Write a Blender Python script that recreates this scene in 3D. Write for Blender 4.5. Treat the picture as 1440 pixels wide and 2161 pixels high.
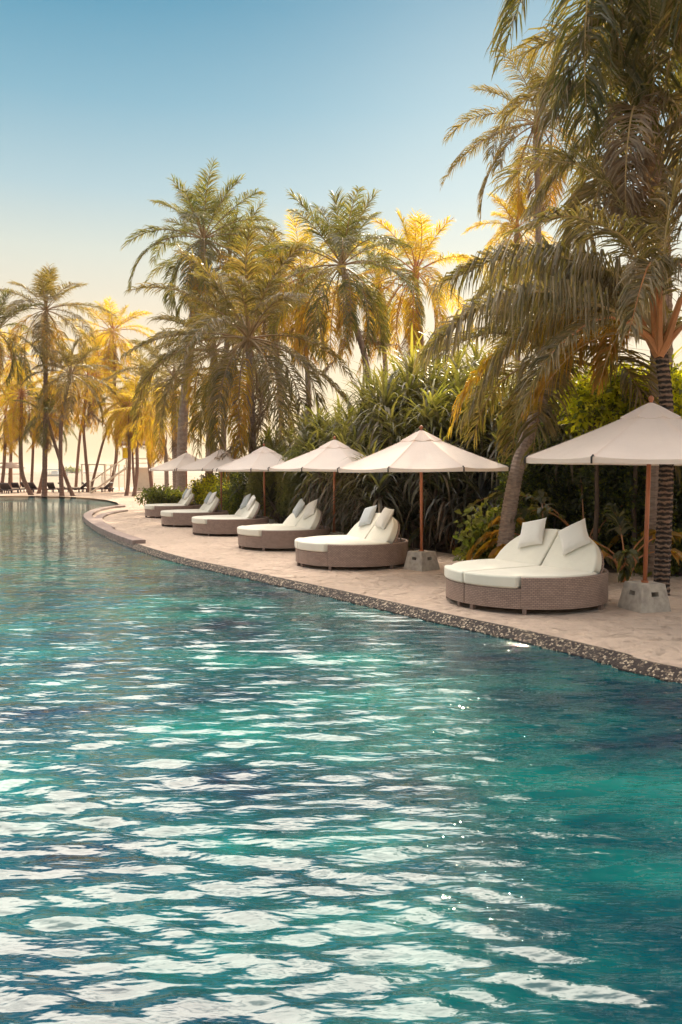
import bpy, bmesh, math, random
import numpy as np
from mathutils import Vector, Matrix
R = math.radians
SC = bpy.context.scene
COL = SC.collection
for o in list(bpy.data.objects): bpy.data.objects.remove(o)

# ------------------------------------------------------------------ camera, sky, sun, exposure
F = 1700.0; CX, CY = 720.0, 1080.5; H = 1.95
PITCH = math.atan(87.5 / F)
cam = bpy.data.cameras.new('camera'); camo = bpy.data.objects.new('camera', cam); COL.objects.link(camo)
cam.sensor_fit = 'VERTICAL'; cam.sensor_height = 36.0; cam.sensor_width = 24.0
cam.lens = F / 2161.0 * 36.0
cam.clip_end = 20000; cam.clip_start = 0.05
camo.location = (0, 0, H); camo.rotation_euler = (math.pi/2 - PITCH, 0, 0)
SC.camera = camo

SUN_AZ, SUN_EL = R(12.5), R(26.5)
world = bpy.data.worlds.new('World'); SC.world = world; world.use_nodes = True
nt = world.node_tree; nt.nodes.clear()
out = nt.nodes.new('ShaderNodeOutputWorld'); bg = nt.nodes.new('ShaderNodeBackground')
sky = nt.nodes.new('ShaderNodeTexSky'); sky.sky_type = 'NISHITA'; sky.sun_disc = False
sky.sun_elevation = SUN_EL; sky.sun_rotation = SUN_AZ
sky.air_density = 1.0; sky.dust_density = 1.5; sky.ozone_density = 1.5
tc = nt.nodes.new('ShaderNodeTexCoord'); sep = nt.nodes.new('ShaderNodeSeparateXYZ')
rmp = nt.nodes.new('ShaderNodeValToRGB'); mul = nt.nodes.new('ShaderNodeVectorMath'); mul.operation = 'MULTIPLY'
nt.links.new(tc.outputs['Generated'], sep.inputs[0]); nt.links.new(sep.outputs['Z'], rmp.inputs[0])
EV = 0.42; g_ = 2**-EV
SKY = [(-.02, (.95,.70,.46)), (.0, (1.0,.76,.46)), (.06, (1.0,.80,.52)), (.175, (.97,.82,.60)), (.25, (.76,.79,.68)), (.315, (.49,.66,.70)), (.40, (.25,.49,.61)),
       (.49, (.085,.33,.49)), (.515, (.09,.34,.50))]      # sin(elevation): what the photo shows, as displayed
SKY = [(p, tuple(x*g_ for x in c)) for p, c in SKY] + [(.585, (.9,.9,.88)), (.70, (1.15,1.08,1.0)), (1.0, (1.1,1.02,.95))]      # added bright stops overhead, unseen: fill light and pale water reflections
cr = rmp.color_ramp
while len(cr.elements) > 1: cr.elements.remove(cr.elements[-1])
def _c(c): return (c[0]/3, c[1]/3, c[2]/3, 1)
cr.elements[0].position = 0; cr.elements[0].color = _c(SKY[1][1])
for p_, c_ in SKY[2:]: cr.elements.new(p_).color = _c(c_)
sc1 = nt.nodes.new('ShaderNodeVectorMath'); sc1.operation = 'SCALE'; sc1.inputs['Scale'].default_value = 30.0*0.92
sc2 = nt.nodes.new('ShaderNodeVectorMath'); sc2.operation = 'SCALE'; sc2.inputs['Scale'].default_value = 0.07
addn_ = nt.nodes.new('ShaderNodeVectorMath'); addn_.operation = 'ADD'
nt.links.new(rmp.outputs[0], sc1.inputs[0]); nt.links.new(sky.outputs[0], sc2.inputs[0])
nt.links.new(sc1.outputs[0], addn_.inputs[0]); nt.links.new(sc2.outputs[0], addn_.inputs[1])
nt.nodes.remove(mul)
# added glow, unseen above the frame, to whiten water reflections: a soft lobe round one direction, cut off below 34 degrees
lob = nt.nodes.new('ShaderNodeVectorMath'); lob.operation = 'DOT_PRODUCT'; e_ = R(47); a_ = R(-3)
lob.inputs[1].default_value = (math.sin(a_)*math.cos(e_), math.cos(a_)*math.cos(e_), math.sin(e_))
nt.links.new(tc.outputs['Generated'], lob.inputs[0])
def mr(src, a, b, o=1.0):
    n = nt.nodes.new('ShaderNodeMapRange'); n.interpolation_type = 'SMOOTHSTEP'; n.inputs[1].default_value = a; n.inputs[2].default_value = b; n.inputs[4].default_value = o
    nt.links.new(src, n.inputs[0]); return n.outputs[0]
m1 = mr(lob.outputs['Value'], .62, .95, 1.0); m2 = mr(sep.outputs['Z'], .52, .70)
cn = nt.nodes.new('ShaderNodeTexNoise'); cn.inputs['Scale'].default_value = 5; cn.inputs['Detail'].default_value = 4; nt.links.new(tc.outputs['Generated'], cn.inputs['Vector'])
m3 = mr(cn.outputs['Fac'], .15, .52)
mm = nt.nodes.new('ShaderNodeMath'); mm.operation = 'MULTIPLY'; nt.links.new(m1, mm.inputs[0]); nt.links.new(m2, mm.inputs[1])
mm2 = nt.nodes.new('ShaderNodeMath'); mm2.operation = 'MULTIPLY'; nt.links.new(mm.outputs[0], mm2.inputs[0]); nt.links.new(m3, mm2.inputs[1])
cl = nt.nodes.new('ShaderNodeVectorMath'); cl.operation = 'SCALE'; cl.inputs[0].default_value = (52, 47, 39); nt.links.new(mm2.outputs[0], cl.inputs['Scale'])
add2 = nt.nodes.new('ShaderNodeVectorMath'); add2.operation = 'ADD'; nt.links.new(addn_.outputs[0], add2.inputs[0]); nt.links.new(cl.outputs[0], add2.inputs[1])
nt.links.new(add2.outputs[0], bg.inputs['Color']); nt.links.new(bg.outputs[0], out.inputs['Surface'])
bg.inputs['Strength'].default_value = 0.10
sl = bpy.data.lights.new('sun', 'SUN'); sl.energy = 5.0; sl.angle = R(0.6); sl.color = (1.0, 0.84, 0.60)
slo = bpy.data.objects.new('sun', sl); COL.objects.link(slo)
sdir = Vector((math.sin(SUN_AZ)*math.cos(SUN_EL), math.cos(SUN_AZ)*math.cos(SUN_EL), math.sin(SUN_EL)))
slo.rotation_euler = sdir.to_track_quat('Z', 'Y').to_euler(); slo.location = sdir * 60
SC.view_settings.view_transform = 'Standard'; SC.view_settings.look = 'None'
SC.view_settings.exposure = EV; SC.view_settings.gamma = 1.0
SC.render.engine = 'CYCLES'

# ------------------------------------------------------------------ pixel -> place helpers (measured off the photo)
_f = Vector((0, math.cos(PITCH), -math.sin(PITCH))); _u = Vector((0, math.sin(PITCH), math.cos(PITCH)))
def ray(px, py): return Vector((1, 0, 0))*((px-CX)/F) + _u*((CY-py)/F) + _f
def P(px, py, D):
    d = ray(px, py); d = d*(D/d.y); return Vector((d.x, d.y, H+d.z))
def G(px, py, z=0.0):
    d = ray(px, py); t = (z-H)/d.z; return Vector((d.x*t, d.y*t, z))

# ------------------------------------------------------------------ materials
def new_mat(name):
    m = bpy.data.materials.new(name); m.use_nodes = True
    return m, m.node_tree, m.node_tree.nodes['Principled BSDF']
def add(nt, t, **kw):
    n = nt.nodes.new(t)
    for k, v in kw.items(): setattr(n, k, v)
    return n
def mixcol(nt, fac, a, b, blend='MIX'):
    n = nt.nodes.new('ShaderNodeMix'); n.data_type = 'RGBA'; n.blend_type = blend
    for s, v in ((0, fac), (6, a), (7, b)):
        if hasattr(v, 'is_output'): nt.links.new(v, n.inputs[s])
        elif s == 0: n.inputs[0].default_value = v
        else: n.inputs[s].default_value = (*v, 1)
    return n.outputs[2]
def noise(nt, scale, detail=4, rough=.55, co='Object', vscale=None):
    tcn = add(nt, 'ShaderNodeTexCoord'); n = add(nt, 'ShaderNodeTexNoise')
    n.inputs['Scale'].default_value = scale; n.inputs['Detail'].default_value = detail; n.inputs['Roughness'].default_value = rough
    if vscale:
        mp = add(nt, 'ShaderNodeMapping'); mp.inputs['Scale'].default_value = vscale
        nt.links.new(tcn.outputs[co], mp.inputs[0]); nt.links.new(mp.outputs[0], n.inputs['Vector'])
    else: nt.links.new(tcn.outputs[co], n.inputs['Vector'])
    return n.outputs['Fac']
def ramp(nt, fac, stops):
    r = add(nt, 'ShaderNodeValToRGB'); c = r.color_ramp
    while len(c.elements) > 1: c.elements.remove(c.elements[-1])
    c.elements[0].position = stops[0][0]; c.elements[0].color = (*stops[0][1], 1)
    for p, col in stops[1:]: c.elements.new(p).color = (*col, 1)
    nt.links.new(fac, r.inputs[0]); return r.outputs[0]
def bump(nt, height, strength, dist, b):
    n = add(nt, 'ShaderNodeBump'); n.inputs['Strength'].default_value = strength; n.inputs['Distance'].default_value = dist
    nt.links.new(height, n.inputs['Height']); nt.links.new(n.outputs[0], b.inputs['Normal']); return n

def simple(name, ca, cb=None, rough=.7, sc=6, bmp=0.0, bsc=40, metal=0, vscale=None):
    m, nt, b = new_mat(name); cb = cb or tuple(c*.75 for c in ca)
    nz = noise(nt, sc, 5, vscale=vscale)
    nt.links.new(ramp(nt, nz, [(.3, ca), (.7, cb)]), b.inputs['Base Color'])
    b.inputs['Roughness'].default_value = rough; b.inputs['Metallic'].default_value = metal
    if bmp: bump(nt, noise(nt, bsc, 4, vscale=vscale), bmp, .01, b)
    return m
def leaf_mat(name, ca, cb, ta, tb, k=.5, sc=1.5, rough=.45):
    """thin leaf: reflecting colour between ca and cb, transmitted colour between ta and tb"""
    m, nt, b = new_mat(name); o = nt.nodes['Material Output']
    nz = noise(nt, sc, 6, .7); nz2 = noise(nt, sc*7, 2)
    s = add(nt, 'ShaderNodeMath', operation='MULTIPLY_ADD'); nt.links.new(nz2, s.inputs[0]); s.inputs[1].default_value = .5
    nt.links.new(nz, s.inputs[2]); 
    s2 = add(nt, 'ShaderNodeMath', operation='SUBTRACT'); nt.links.new(s.outputs[0], s2.inputs[0]); s2.inputs[1].default_value = .25
    geo = add(nt, 'ShaderNodeNewGeometry'); ri = add(nt, 'ShaderNodeMath', operation='MULTIPLY_ADD'); nt.links.new(geo.outputs['Random Per Island'], ri.inputs[0]); ri.inputs[1].default_value = .42
    rj = add(nt, 'ShaderNodeMath', operation='SUBTRACT'); nt.links.new(s2.outputs[0], rj.inputs[0]); rj.inputs[1].default_value = .21; nt.links.new(rj.outputs[0], ri.inputs[2]); s2 = ri
    nt.links.new(ramp(nt, s2.outputs[0], [(.28, tuple(c*.6 for c in ca)), (.42, ca), (.60, cb), (.74, tuple(c*1.25 for c in cb))]), b.inputs['Base Color'])
    b.inputs['Roughness'].default_value = rough; b.inputs['Specular IOR Level'].default_value = .4
    t = add(nt, 'ShaderNodeBsdfTranslucent'); nt.links.new(ramp(nt, s2.outputs[0], [(.38, ta), (.62, tb)]), t.inputs[0])
    mx = add(nt, 'ShaderNodeMixShader'); mx.inputs[0].default_value = k
    nt.links.new(b.outputs[0], mx.inputs[1]); nt.links.new(t.outputs[0], mx.inputs[2]); nt.links.new(mx.outputs[0], o.inputs['Surface'])
    return m
M = {}
M['frond'] = leaf_mat('palm leaflet', (.075,.065,.04), (.145,.115,.08), (.30,.24,.03), (.46,.30,.04), .42)
M['frond_yellow'] = leaf_mat('yellowing palm leaflet', (.22,.15,.035), (.30,.17,.04), (.66,.45,.025), (.75,.38,.025), .5)
M['frond_dry'] = leaf_mat('dry palm leaflet', (.18,.13,.09), (.25,.19,.13), (.35,.2,.08), (.4,.26,.1), .35)
M['frond_green'] = leaf_mat('green palm leaflet', (.05,.058,.035), (.105,.095,.06), (.24,.25,.03), (.38,.30,.035), .42)
M['rachis'] = simple('palm rib', (.32,.2,.08), (.22,.12,.05), .5, 3)
M['rachis_orange'] = simple('orange palm rib', (.5,.2,.07), (.34,.14,.05), .5, 3)
M['pandanus'] = leaf_mat('pandanus leaf', (.075,.07,.045), (.165,.14,.10), (.26,.25,.04), (.42,.35,.05), .42)
M['pandanus_shade_tone'] = leaf_mat('shade-toned pandanus leaf', (.022,.022,.024), (.055,.047,.043), (.12,.13,.03), (.2,.18,.04), .35)  # shade low in the bushes, put into the leaf colour
M['pandanus_sun_tone'] = leaf_mat('sun-toned pandanus leaf', (.12,.12,.04), (.2,.18,.07), (.36,.36,.04), (.5,.44,.05), .45)  # sunlight on the bush tops, put into the leaf colour
M['pandanus_dry'] = leaf_mat('dry pandanus leaf', (.12,.085,.06), (.2,.15,.1), (.2,.13,.06), (.3,.18,.08), .3)
M['shrub'] = leaf_mat('shrub leaf', (.045,.06,.02), (.10,.11,.03), (.25,.32,.03), (.45,.42,.03), .45, 3)
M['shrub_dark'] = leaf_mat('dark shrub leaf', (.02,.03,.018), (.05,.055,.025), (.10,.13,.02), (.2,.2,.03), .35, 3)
M['shrub_bright'] = leaf_mat('bright shrub leaf', (.26,.29,.025), (.42,.40,.04), (.75,.78,.02), (.95,.85,.03), .55, 3)  # base colour raised to stand in for sun shining through the leaves
M['feathery'] = leaf_mat('feathery leaf', (.13,.14,.06), (.22,.21,.09), (.3,.32,.06), (.45,.42,.08), .45, 3, .7)
M['trunk'] = simple('palm trunk bark', (.34,.25,.20), (.18,.125,.105), .85, 9, .9, 22, vscale=(1, 1, 4))
M['trunk_far'] = simple('far palm bark', (.24,.13,.09), (.14,.075,.06), .85, 5, .5, 14, vscale=(1, 1, 4))  # redder, darker brown for the far trunks
def ringed():
    m, nt, b = new_mat('ringed bark'); tcn = add(nt, 'ShaderNodeTexCoord'); w = add(nt, 'ShaderNodeTexWave'); w.bands_direction = 'Z'
    w.inputs['Scale'].default_value = 4.2; w.inputs['Distortion'].default_value = 3.2; w.inputs['Detail'].default_value = 2; w.inputs['Detail Scale'].default_value = 3
    nt.links.new(tcn.outputs['Object'], w.inputs['Vector'])
    nt.links.new(ramp(nt, w.outputs['Fac'], [(.28, (.04,.03,.03)), (.55, (.13,.09,.07)), (.85, (.29,.19,.14))]), b.inputs['Base Color'])
    b.inputs['Roughness'].default_value = .85; bump(nt, w.outputs['Fac'], 1, .05, b); return m
M['bark_dark'] = ringed()
M['stem'] = simple('stem', (.14,.09,.06), (.08,.05,.04), .85, 7, .5)
M['teak'] = simple('oiled teak pole', (.42,.14,.06), (.30,.09,.04), .38, 5, .2, 50, vscale=(6, 6, .6))
M['dark'] = simple('dark rubber', (.02,.018,.02), (.03,.025,.025), .6)
M['metal'] = simple('grey metal', (.3,.28,.27), (.22,.2,.2), .4, metal=.6)
M['brass'] = simple('bronze hub', (.12,.07,.04), (.08,.05,.03), .4, metal=.5)
M['concrete'] = simple('cast concrete', (.50,.44,.38), (.30,.26,.23), .9, 9, .8, 60)
M['stone'] = simple('kerb stone', (.33,.24,.21), (.20,.14,.13), .8, 4, .5, 25)
M['pillar'] = simple('pale plaster', (.6,.5,.44), (.48,.38,.34), .9, 3, .3)
M['white_paint'] = simple('white paint', (.75,.66,.56), (.66,.56,.47), .6, 2)
M['far_wood'] = simple('weathered wood', (.35,.2,.14), (.25,.14,.1), .8, 4, .3)
M['thatch'] = simple('thatch roof', (.36,.25,.2), (.22,.15,.13), .95, 12, .8, 60)
M['far_dark'] = simple('dark wicker far', (.07,.045,.045), (.05,.03,.035), .7, 3)
M['far_cushion'] = simple('far cushion', (.55,.45,.38), (.45,.36,.3), .9, 3)
M['boat_white'] = simple('boat gel coat', (.8,.8,.8), (.7,.7,.72), .3, 2)
M['boat_blue'] = simple('boat blue canvas', (.08,.28,.42), (.06,.2,.33), .7, 2)
M['flag_yellow'] = simple('yellow flag cloth', (.85,.62,.02), (.75,.5,.02), .8, 2)

def fabric(name, ca, cb, k, tcol, wr=.6, wsc=3):
    m, nt, b = new_mat(name); o = nt.nodes['Material Output']
    nt.links.new(ramp(nt, noise(nt, 2.2, 4), [(.3, ca), (.7, cb)]), b.inputs['Base Color'])
    b.inputs['Roughness'].default_value = .95; b.inputs['Specular IOR Level'].default_value = .15
    b.inputs['Sheen Weight'].default_value = .2
    bump(nt, noise(nt, wsc, 3), wr, .02, b)
    if k:
        t = add(nt, 'ShaderNodeBsdfTranslucent'); t.inputs[0].default_value = (*tcol, 1)
        mx = add(nt, 'ShaderNodeMixShader'); mx.inputs[0].default_value = k
        nt.links.new(b.outputs[0], mx.inputs[1]); nt.links.new(t.outputs[0], mx.inputs[2]); nt.links.new(mx.outputs[0], o.inputs['Surface'])
    return m
M['canvas'] = fabric('parasol canvas', (.85,.75,.72), (.78,.68,.66), .35, (.95,.78,.56), .25, 4)
M['cushion'] = fabric('ivory cushion', (.76,.72,.63), (.68,.64,.56), 0, None, .5, 5)
M['pillow_c'] = fabric('grey pillow', (.74,.70,.66), (.66,.62,.58), 0, None, .6, 9)
M['pillow_b'] = fabric('blue grey pillow', (.48,.50,.52), (.42,.44,.46), 0, None, .6, 9)

def wicker(name, ca, cb, cc):
    m, nt, b = new_mat(name)
    uv = add(nt, 'ShaderNodeUVMap'); br = add(nt, 'ShaderNodeTexBrick')
    br.inputs['Scale'].default_value = 1; br.inputs['Brick Width'].default_value = .055; br.inputs['Row Height'].default_value = .024
    br.inputs['Mortar Size'].default_value = .0035; br.inputs['Color1'].default_value = (*ca, 1); br.inputs['Color2'].default_value = (*cb, 1)
    br.inputs['Mortar'].default_value = (*cc, 1); br.inputs['Bias'].default_value = 0
    nt.links.new(uv.outputs[0], br.inputs['Vector'])
    nz = noise(nt, 5, 4)
    nt.links.new(mixcol(nt, .4, br.outputs['Color'], ramp(nt, nz, [(.3, ca), (.7, cb)])), b.inputs['Base Color'])
    b.inputs['Roughness'].default_value = .55
    inv = add(nt, 'ShaderNodeMath', operation='SUBTRACT'); inv.inputs[0].default_value = 1; nt.links.new(br.outputs['Fac'], inv.inputs[1])
    bump(nt, inv.outputs[0], .9, .006, b)
    return m
M['wicker'] = wicker('synthetic wicker', (.42,.29,.24), (.27,.18,.15), (.06,.04,.035))

def sand_mat():
    m, nt, b = new_mat('coral sand')
    n1 = noise(nt, .35, 5); n2 = noise(nt, 7, 6, .65); n3 = noise(nt, 90, 3)
    c = ramp(nt, n1, [(.3, (.70,.54,.44)), (.7, (.60,.46,.37))])
    c2 = mixcol(nt, ramp(nt, n2, [(.35, (0,0,0)), (.8, (.7,.7,.7))]), c, (.46,.34,.28))
    nt.links.new(c2, b.inputs['Base Color']); b.inputs['Roughness'].default_value = .95
    b.inputs['Specular IOR Level'].default_value = .2
    tcn = add(nt, 'ShaderNodeTexCoord'); vo = add(nt, 'ShaderNodeTexVoronoi'); vo.feature = 'SMOOTH_F1'; vo.inputs['Scale'].default_value = 2.6
    wv = add(nt, 'ShaderNodeVectorMath', operation='ADD'); nz = add(nt, 'ShaderNodeTexNoise'); nz.inputs['Scale'].default_value = 2
    nt.links.new(tcn.outputs['Object'], nz.inputs['Vector']); nt.links.new(tcn.outputs['Object'], wv.inputs[0]); nt.links.new(nz.outputs['Color'], wv.inputs[1])
    nt.links.new(wv.outputs[0], vo.inputs['Vector'])
    b1 = add(nt, 'ShaderNodeBump'); b1.inputs['Strength'].default_value = 1; b1.inputs['Distance'].default_value = .22; nt.links.new(vo.outputs['Distance'], b1.inputs['Height'])
    b2 = add(nt, 'ShaderNodeBump'); b2.inputs['Strength'].default_value = 1; b2.inputs['Distance'].default_value = .13; nt.links.new(n2, b2.inputs['Height']); nt.links.new(b1.outputs[0], b2.inputs['Normal'])
    b3 = add(nt, 'ShaderNodeBump'); b3.inputs['Strength'].default_value = .4; b3.inputs['Distance'].default_value = .006; nt.links.new(n3, b3.inputs['Height']); nt.links.new(b2.outputs[0], b3.inputs['Normal'])
    nt.links.new(b3.outputs[0], b.inputs['Normal'])
    return m
M['sand'] = sand_mat()
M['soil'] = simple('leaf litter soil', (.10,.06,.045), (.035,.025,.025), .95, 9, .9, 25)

def mosaic_mat():
    m, nt, b = new_mat('pool edge mosaic')
    uv = add(nt, 'ShaderNodeUVMap'); vo = add(nt, 'ShaderNodeTexVoronoi'); vo.inputs['Scale'].default_value = 36; vo.inputs['Randomness'].default_value = .7
    nt.links.new(uv.outputs[0], vo.inputs['Vector'])
    sp = add(nt, 'ShaderNodeSeparateColor'); nt.links.new(vo.outputs['Color'], sp.inputs[0])
    c = ramp(nt, sp.outputs[0], [(0, (.025,.018,.018)), (.55, (.04,.028,.025)), (.62, (.13,.095,.07)), (.78, (.2,.15,.11)), (.84, (.32,.25,.19)), (1, (.45,.36,.27))])
    vd = add(nt, 'ShaderNodeTexVoronoi'); vd.feature = 'DISTANCE_TO_EDGE'; vd.inputs['Scale'].default_value = 36; vd.inputs['Randomness'].default_value = .7
    nt.links.new(uv.outputs[0], vd.inputs['Vector'])
    c2 = mixcol(nt, ramp(nt, vd.outputs['Distance'], [(.04, (0,0,0)), (.09, (1,1,1))]), (.04,.03,.03), c)
    nt.links.new(c2, b.inputs['Base Color']); b.inputs['Roughness'].default_value = .6; b.inputs['Specular IOR Level'].default_value = .15
    bump(nt, vd.outputs['Distance'], .6, .02, b)
    return m
M['mosaic'] = mosaic_mat()

def water_mat():
    m, nt, b = new_mat('pool water')
    n1 = noise(nt, .22, 4); n2 = noise(nt, .9, 5, .6, vscale=(.6, 1.2, 1))
    s = mixcol(nt, .5, n1, n2)
    c = ramp(nt, s, [(.38, (.0,.014,.045)), (.48, (.0,.062,.078)), (.60, (.0,.150,.138))])
    nt.links.new(c, b.inputs['Base Color']); b.inputs['Roughness'].default_value = .03; b.inputs['IOR'].default_value = 1.82
    h1 = noise(nt, 4.5, 3, .5, vscale=(.42, 1.5, 1)); h2 = noise(nt, 12, 3, .5, vscale=(.5, 1.3, 1))
    tcy = add(nt, 'ShaderNodeTexCoord'); ln = add(nt, 'ShaderNodeVectorMath', operation='LENGTH'); nt.links.new(tcy.outputs['Object'], ln.inputs[0]); mrr = add(nt, 'ShaderNodeMapRange'); mrr.inputs[1].default_value = 8; mrr.inputs[2].default_value = 20; mrr.inputs[3].default_value = .9; mrr.inputs[4].default_value = .8; nt.links.new(ln.outputs['Value'], mrr.inputs[0])
    b1 = add(nt, 'ShaderNodeBump'); nt.links.new(mrr.outputs[0], b1.inputs['Strength']); b1.inputs['Distance'].default_value = .038; nt.links.new(h1, b1.inputs['Height'])
    b2 = add(nt, 'ShaderNodeBump'); b2.inputs['Strength'].default_value = .7; b2.inputs['Distance'].default_value = .009; nt.links.new(h2, b2.inputs['Height']); nt.links.new(b1.outputs[0], b2.inputs['Normal'])
    nt.links.new(b2.outputs[0], b.inputs['Normal'])
    return m
M['water'] = water_mat()
def sea_mat():
    m, nt, b = new_mat('sea water')
    nt.links.new(ramp(nt, noise(nt, .02, 4), [(.35, (.26,.20,.14)), (.65, (.34,.26,.18))]), b.inputs['Base Color'])
    b.inputs['Roughness'].default_value = .5; b.inputs['Specular IOR Level'].default_value = .2; bump(nt, noise(nt, .8, 4, vscale=(.4, 1, 1)), .7, .4, b)
    return m
M['sea'] = sea_mat()

# ------------------------------------------------------------------ mesh helpers
class MB:
    def __init__(s): s.v = []; s.f = []; s.m = []; s.n = 0; s.uv = {}
    def add(s, verts, faces, mat=0):
        verts = np.asarray(verts, float).reshape(-1, 3); s.v.append(verts); b = s.n
        for f in faces: s.f.append(tuple(int(i)+b for i in f)); s.m.append(mat)
        s.n += len(verts)
    def addn(s, verts, quads, tris=None, mat=0):
        verts = np.asarray(verts, float).reshape(-1, 3); s.v.append(verts)
        q = (np.asarray(quads)+s.n).tolist(); s.f += q; k = len(q)
        if tris is not None and len(tris): t = (np.asarray(tris)+s.n).tolist(); s.f += t; k += len(t)
        s.m += [mat]*k; s.n += len(verts)
    def build(s, name, mats, parent=None, smooth=False, loc=None, uvs=None):
        me = bpy.data.meshes.new(name)
        V = np.concatenate(s.v) if s.v else np.zeros((0, 3))
        me.from_pydata(V.tolist(), [], s.f)
        if not isinstance(mats, (list, tuple)): mats = [mats]
        for m in mats: me.materials.append(m)
        me.polygons.foreach_set('material_index', s.m)
        if smooth: me.polygons.foreach_set('use_smooth', [True]*len(s.f))
        if uvs is not None:
            l = me.uv_layers.new(name='UVMap'); idx = np.zeros(len(me.loops), int); me.loops.foreach_get('vertex_index', idx)
            l.data.foreach_set('uv', np.asarray(uvs, float)[idx].ravel())
        me.update()
        o = bpy.data.objects.new(name, me); COL.objects.link(o)
        if parent: o.parent = parent
        if loc is not None: o.location = loc
        return o
    def box(s, c, size, rot=None, mat=0):
        x, y, z = (a/2 for a in size); v = [Vector((i*x, j*y, k*z)) for i in (-1, 1) for j in (-1, 1) for k in (-1, 1)]
        if rot is not None: v = [rot @ q for q in v]
        v = [q+Vector(c) for q in v]
        s.add([tuple(q) for q in v], [(0,1,3,2),(4,6,7,5),(0,4,5,1),(2,3,7,6),(0,2,6,4),(1,5,7,3)], mat)
    def tube(s, pts, rad, seg=8, mat=0, cap=True):
        pts = [Vector(p) for p in pts]; n = len(pts)
        if not hasattr(rad, '__len__'): rad = [rad]*n
        vs = []; ref = Vector((1, 0, 0))
        for i, p in enumerate(pts):
            t = (pts[min(i+1, n-1)]-pts[max(i-1, 0)]).normalized()
            a = (ref - t*ref.dot(t))
            if a.length < .1: a = Vector((0, 1, 0)) - t*t.y
            a.normalize(); b = t.cross(a); ref = a
            for k in range(seg):
                th = 2*math.pi*k/seg; vs.append(tuple(p + (a*math.cos(th)+b*math.sin(th))*rad[i]))
        fs = [(i*seg+k, i*seg+(k+1) % seg, (i+1)*seg+(k+1) % seg, (i+1)*seg+k) for i in range(n-1) for k in range(seg)]
        if cap: fs += [tuple(range(seg))[::-1], tuple(range((n-1)*seg, n*seg))]
        s.add(vs, fs, mat)
def tag(o, label=None, cat=None, group=None, kind=None):
    for k, v in (('label', label), ('category', cat), ('group', group), ('kind', kind)):
        if v: o[k] = v
    return o
def empty(name, loc, rz=0):
    o = bpy.data.objects.new(name, None); COL.objects.link(o); o.location = loc; o.rotation_euler = (0, 0, rz); o.empty_display_size = .3
    return o
def copy_tree(o, parent=None):
    c = o.copy(); COL.objects.link(c); c.parent = parent
    for ch in list(o.children): copy_tree(ch, c)
    return c
def nrm(a): return a/np.maximum(np.linalg.norm(a, axis=-1, keepdims=True), 1e-9)

# ------------------------------------------------------------------ ground, pool, sea
ZW = -0.10
def smoothcurve(pts, n=8):
    out = []
    for i in range(len(pts)-1):
        p0, p1, p2, p3 = pts[max(i-1, 0)], pts[i], pts[i+1], pts[min(i+2, len(pts)-1)]
        for k in range(n):
            t = k/n; out.append(tuple(.5*((2*p1[j])+(-p0[j]+p2[j])*t+(2*p0[j]-5*p1[j]+4*p2[j]-p3[j])*t*t+(-p0[j]+3*p1[j]-3*p2[j]+p3[j])*t**3) for j in range(len(p1))))
    out.append(tuple(pts[-1])); return out
# outer line of the coping (where the sand starts), photo pixels
edge_px = [(1700,1500),(1440,1412),(1320,1381),(1200,1352),(1080,1325),(960,1300),(840,1274),(720,1247),(600,1222),(480,1197),(400,1180),(330,1161),(270,1141),(225,1121),(195,1103),(184,1092),(186,1083),(205,1076),(232,1070),(252,1065)]
edge = [G(x, y, 0) for x, y in edge_px]
edge = [(p.x, p.y) for p in edge]
edge = [(7.5, 2.0), (6.4, 4.0)] + edge[1:]
edge = smoothcurve(edge, 6)
far_px = [(246,1060),(225,1055),(190,1051),(150,1048.5),(80,1047),(0,1046.5),(-200,1046.5)]
far = [(p.x, p.y) for p in (G(x, y, 0) for x, y in far_px)]
pool_outline = [(7.7, -8)] + edge + far + [(-50, 60), (-50, -8)]
bm = bmesh.new()
def loop(pts, z=0):
    vs = [bm.verts.new((x, y, z)) for x, y in pts]
    return [bm.edges.new((vs[i], vs[(i+1) % len(vs)])) for i in range(len(vs))]
es = loop([(-400, -60), (300, -60), (300, 96), (120, 93), (40, 97), (-20, 94), (-90, 97), (-400, 92)]) + loop(pool_outline)
bmesh.ops.triangle_fill(bm, use_beauty=True, use_dissolve=False, edges=es)
bm.normal_update()
me = bpy.data.meshes.new('sand'); bm.to_mesh(me); bm.free(); me.materials.append(M['sand'])
so = bpy.data.objects.new('sand', me); COL.objects.link(so); tag(so, kind='structure')

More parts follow.
